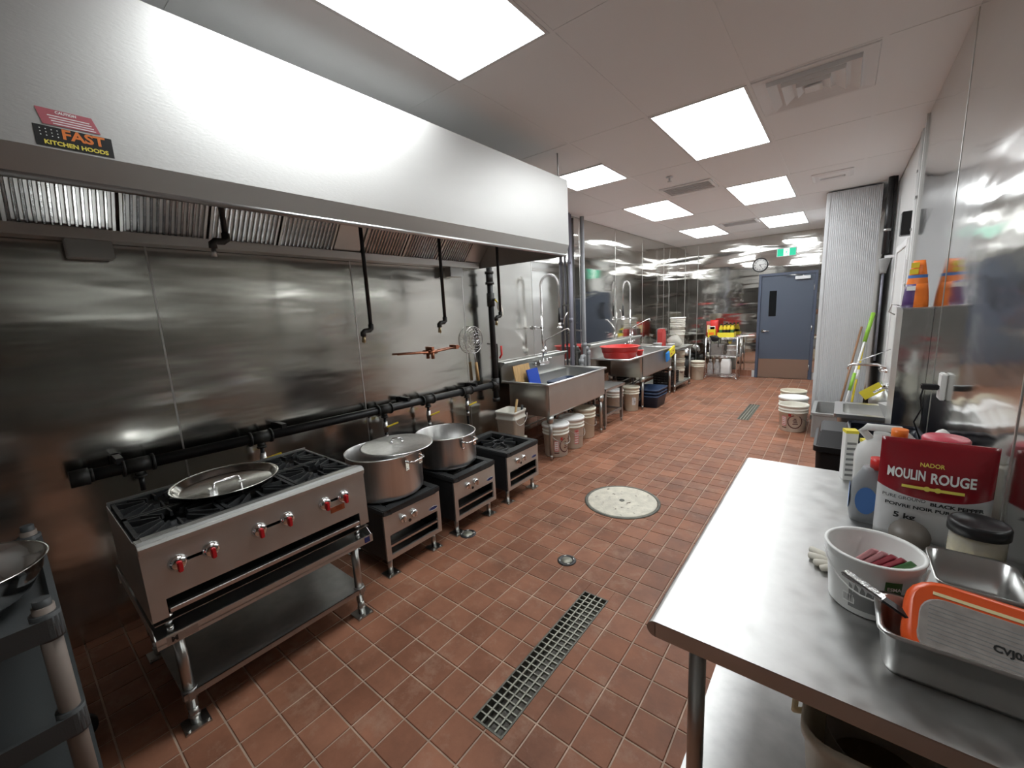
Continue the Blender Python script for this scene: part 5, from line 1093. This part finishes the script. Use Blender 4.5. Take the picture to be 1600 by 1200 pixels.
# hotel pans
def hotel_pan(label, loc, rz, w_, d, h):
    t = thing('steam_pan', label, 'pan', loc, rz, 'stainless steam table pans')
    B().rings([rr(w_*.86, d*.82, .02, 0), rr(w_*.90, d*.88, .025, .012), rr(w_*.94, d*.93, .028, h-.004), rr(w_, d, .03, h-.002), rr(w_*1.005, d*1.01, .03, h-.007), rr(w_*1.01, d*1.012, .03, h-.006), rr(w_*1.005, d*1.01, .03, h+.001), rr(w_*.93, d*.92, .026, h-.001), rr(w_*.89, d*.87, .024, .014), rr(w_*.85, d*.8, .02, .002)], True, True).obj('body', 'pan_steel', t); return t
hotel_pan('shallow steel pan holding the flatbread pack at the table end', (.248, 1.145, TZ), 0, .285, .165, .10)
hotel_pan('empty steel pan beside the black lidded jar', (.308, 1.435, TZ), 0, .165, .20, .10)
# flatbread pack
t = thing('bread_pack', 'orange edged printed pack of flatbread standing in the steel pan', 'food bag', (.272, 1.165, TZ+.075)); t.rotation_euler = (math.radians(40), math.radians(3), math.radians(-4))
bp = B().rings([rr(.23, .17, .05, 0), rr(.245, .185, .06, .012), rr(.245, .185, .06, .03), rr(.22, .16, .05, .045)], True, True); bp.v = [(x, y, z+.003*math.sin(50*x)*math.sin(44*y)) for x, y, z in bp.v]; bp.obj('wrap', 'bread_orange', t)
B().rings([rr(.20, .125, .04, .0452, 5, 0, -.012), rr(.195, .12, .04, .0475, 5, 0, -.012)], True, True, False).obj('printed_panel', 'bread_grey', t); B().box(-.08, .08, .055, .062, .0445, .0465).obj('cream_band', 'cream', t)
put(text_b('CVJ05', .018, .0006), Matrix.Identity(4), (.03, -.012, .0482)).obj('lettering', 'black_print', t)
for k in range(9): B().box(-.085, .075-.01*(k % 3), .03-.009*k, .032-.009*k, .0476, .0479).obj('text_line', 'stone_grey', t)
t = thing('foil_tool', 'foil wrapped black handled tool lying across the steel pan corner', 'utensil', (.075, 1.185, TZ+.128)); t.rotation_euler = (0, .28, -.42)
B().box(-.035, .05, -.012, .012, -.004, .006).obj('foil_grip', 'silver_tape', t, bev=.003); B().box(.05, .10, -.009, .009, -.003, .003).obj('blade', 'black_plastic', t)
# black lid jar and its bag, grey lid
t = thing('spice_jar', 'clear jar of pale powder with a wide black lid', 'jar', (.335, 1.60, TZ)); B().lathe([(.0005, 0), (.053, 0), (.056, .01), (.056, .13), (.05, .145), (.0005, .145)], n=26).obj('body', 'film', t); B().lathe([(.0005, .008), (.05, .008), (.05, .10), (.0005, .10)], n=22).obj('contents', 'cream', t)
B().lathe([(.05, .140), (.061, .140), (.061, .165), (.057, .172), (.052, .172), (.05, .169), (.0005, .169)], n=32).obj('lid', 'black_plastic', t)
t = thing('grey_round_lid', 'grey brown round lid leaning on the pouch behind the yogurt bucket', 'lid', (.215, 1.68, TZ)); t.rotation_euler = (.85, 0, 0); B().lathe([(.0005, 0), (.05, 0), (.05, .008), (.0005, .010)], (0, .05, 0), 28).obj('disc', 'grey_lid', t)
# under table tub
t = tub('big square white tub on the undershelf of the prep table', (.16, 1.27, .2405), 0, .33, .34, .32, 'cream_pail', 'storage_tub', cat='tub')
B().tube([(-.17, .06, .29), (-.19, .05, .27), (-.19, -.05, .27), (-.17, -.06, .29)], .008, 8).obj('handle', 'cream', t)
t = thing('oil_container', 'round clear container of yellowish oil inside the white tub', 'container', (.165, 1.27, .248)); B().lathe([(.0005, 0), (.115, 0), (.12, .01), (.125, .24), (.121, .24), (.116, .012), (.0005, .008)], n=30).obj('body', 'film', t); B().lathe([(.0005, .012), (.112, .012), (.116, .12), (.0005, .12)], n=26).obj('oil', 'brass', t)

# ------------------------------------------------------------------ utility cart
cx0, cx1, cy0, cy1 = -2.36, -1.60, -.52, .0
ct = thing('utility_cart', 'grey plastic three tier utility cart next to the range', 'cart', ((cx0+cx1)/2, (cy0+cy1)/2, 0)); cw, cdp = (cx1-cx0), (cy1-cy0)
for z in (.90, .60, .28):
    B().rings([rr(cw, cdp, .03, z-.06), rr(cw, cdp, .03, z), rr(cw-.03, cdp-.03, .03, z), rr(cw-.05, cdp-.05, .03, z-.035)], True, True, False).obj('tray', 'grey_cart', ct)
for sx_ in (-1, 1):
    for sy_ in (-1, 1):
        x, y = sx_*(cw/2-.03), sy_*(cdp/2-.03); lg = B().cyl((x, y, .11), (x, y, .93), .022, n=16).obj('post', 'taupe', ct)
        for z in (.90, .60, .28): B().cyl((x, y, z-.065), (x, y, z+.012), .030, n=16).obj('collar', 'grey_cart', lg)
        B().cyl((x, y, .90), (x, y, .95), .018, n=14).obj('post_cap', 'grey_cart', lg)
        B().cyl((x-.012, y, .05), (x+.012, y, .05), .05, n=18).cyl((x, y, .05), (x, y, .12), .012, n=8).obj('caster', 'black_plastic', lg)
t = thing('mixing_bowl', 'polished steel mixing bowl standing on the grey cart', 'bowl', (-1.86, -.19, .868)); R = .19
B().lathe([(.0005, 0), (.06, 0), (.10, .012), (.15, .045), (.18, .095), (R, .135), (R+.008, .137), (R+.008, .140), (R-.001, .139), (.178, .096), (.148, .048), (.098, .015), (.0005, .004)], n=48).obj('body', 'lid_steel', t)
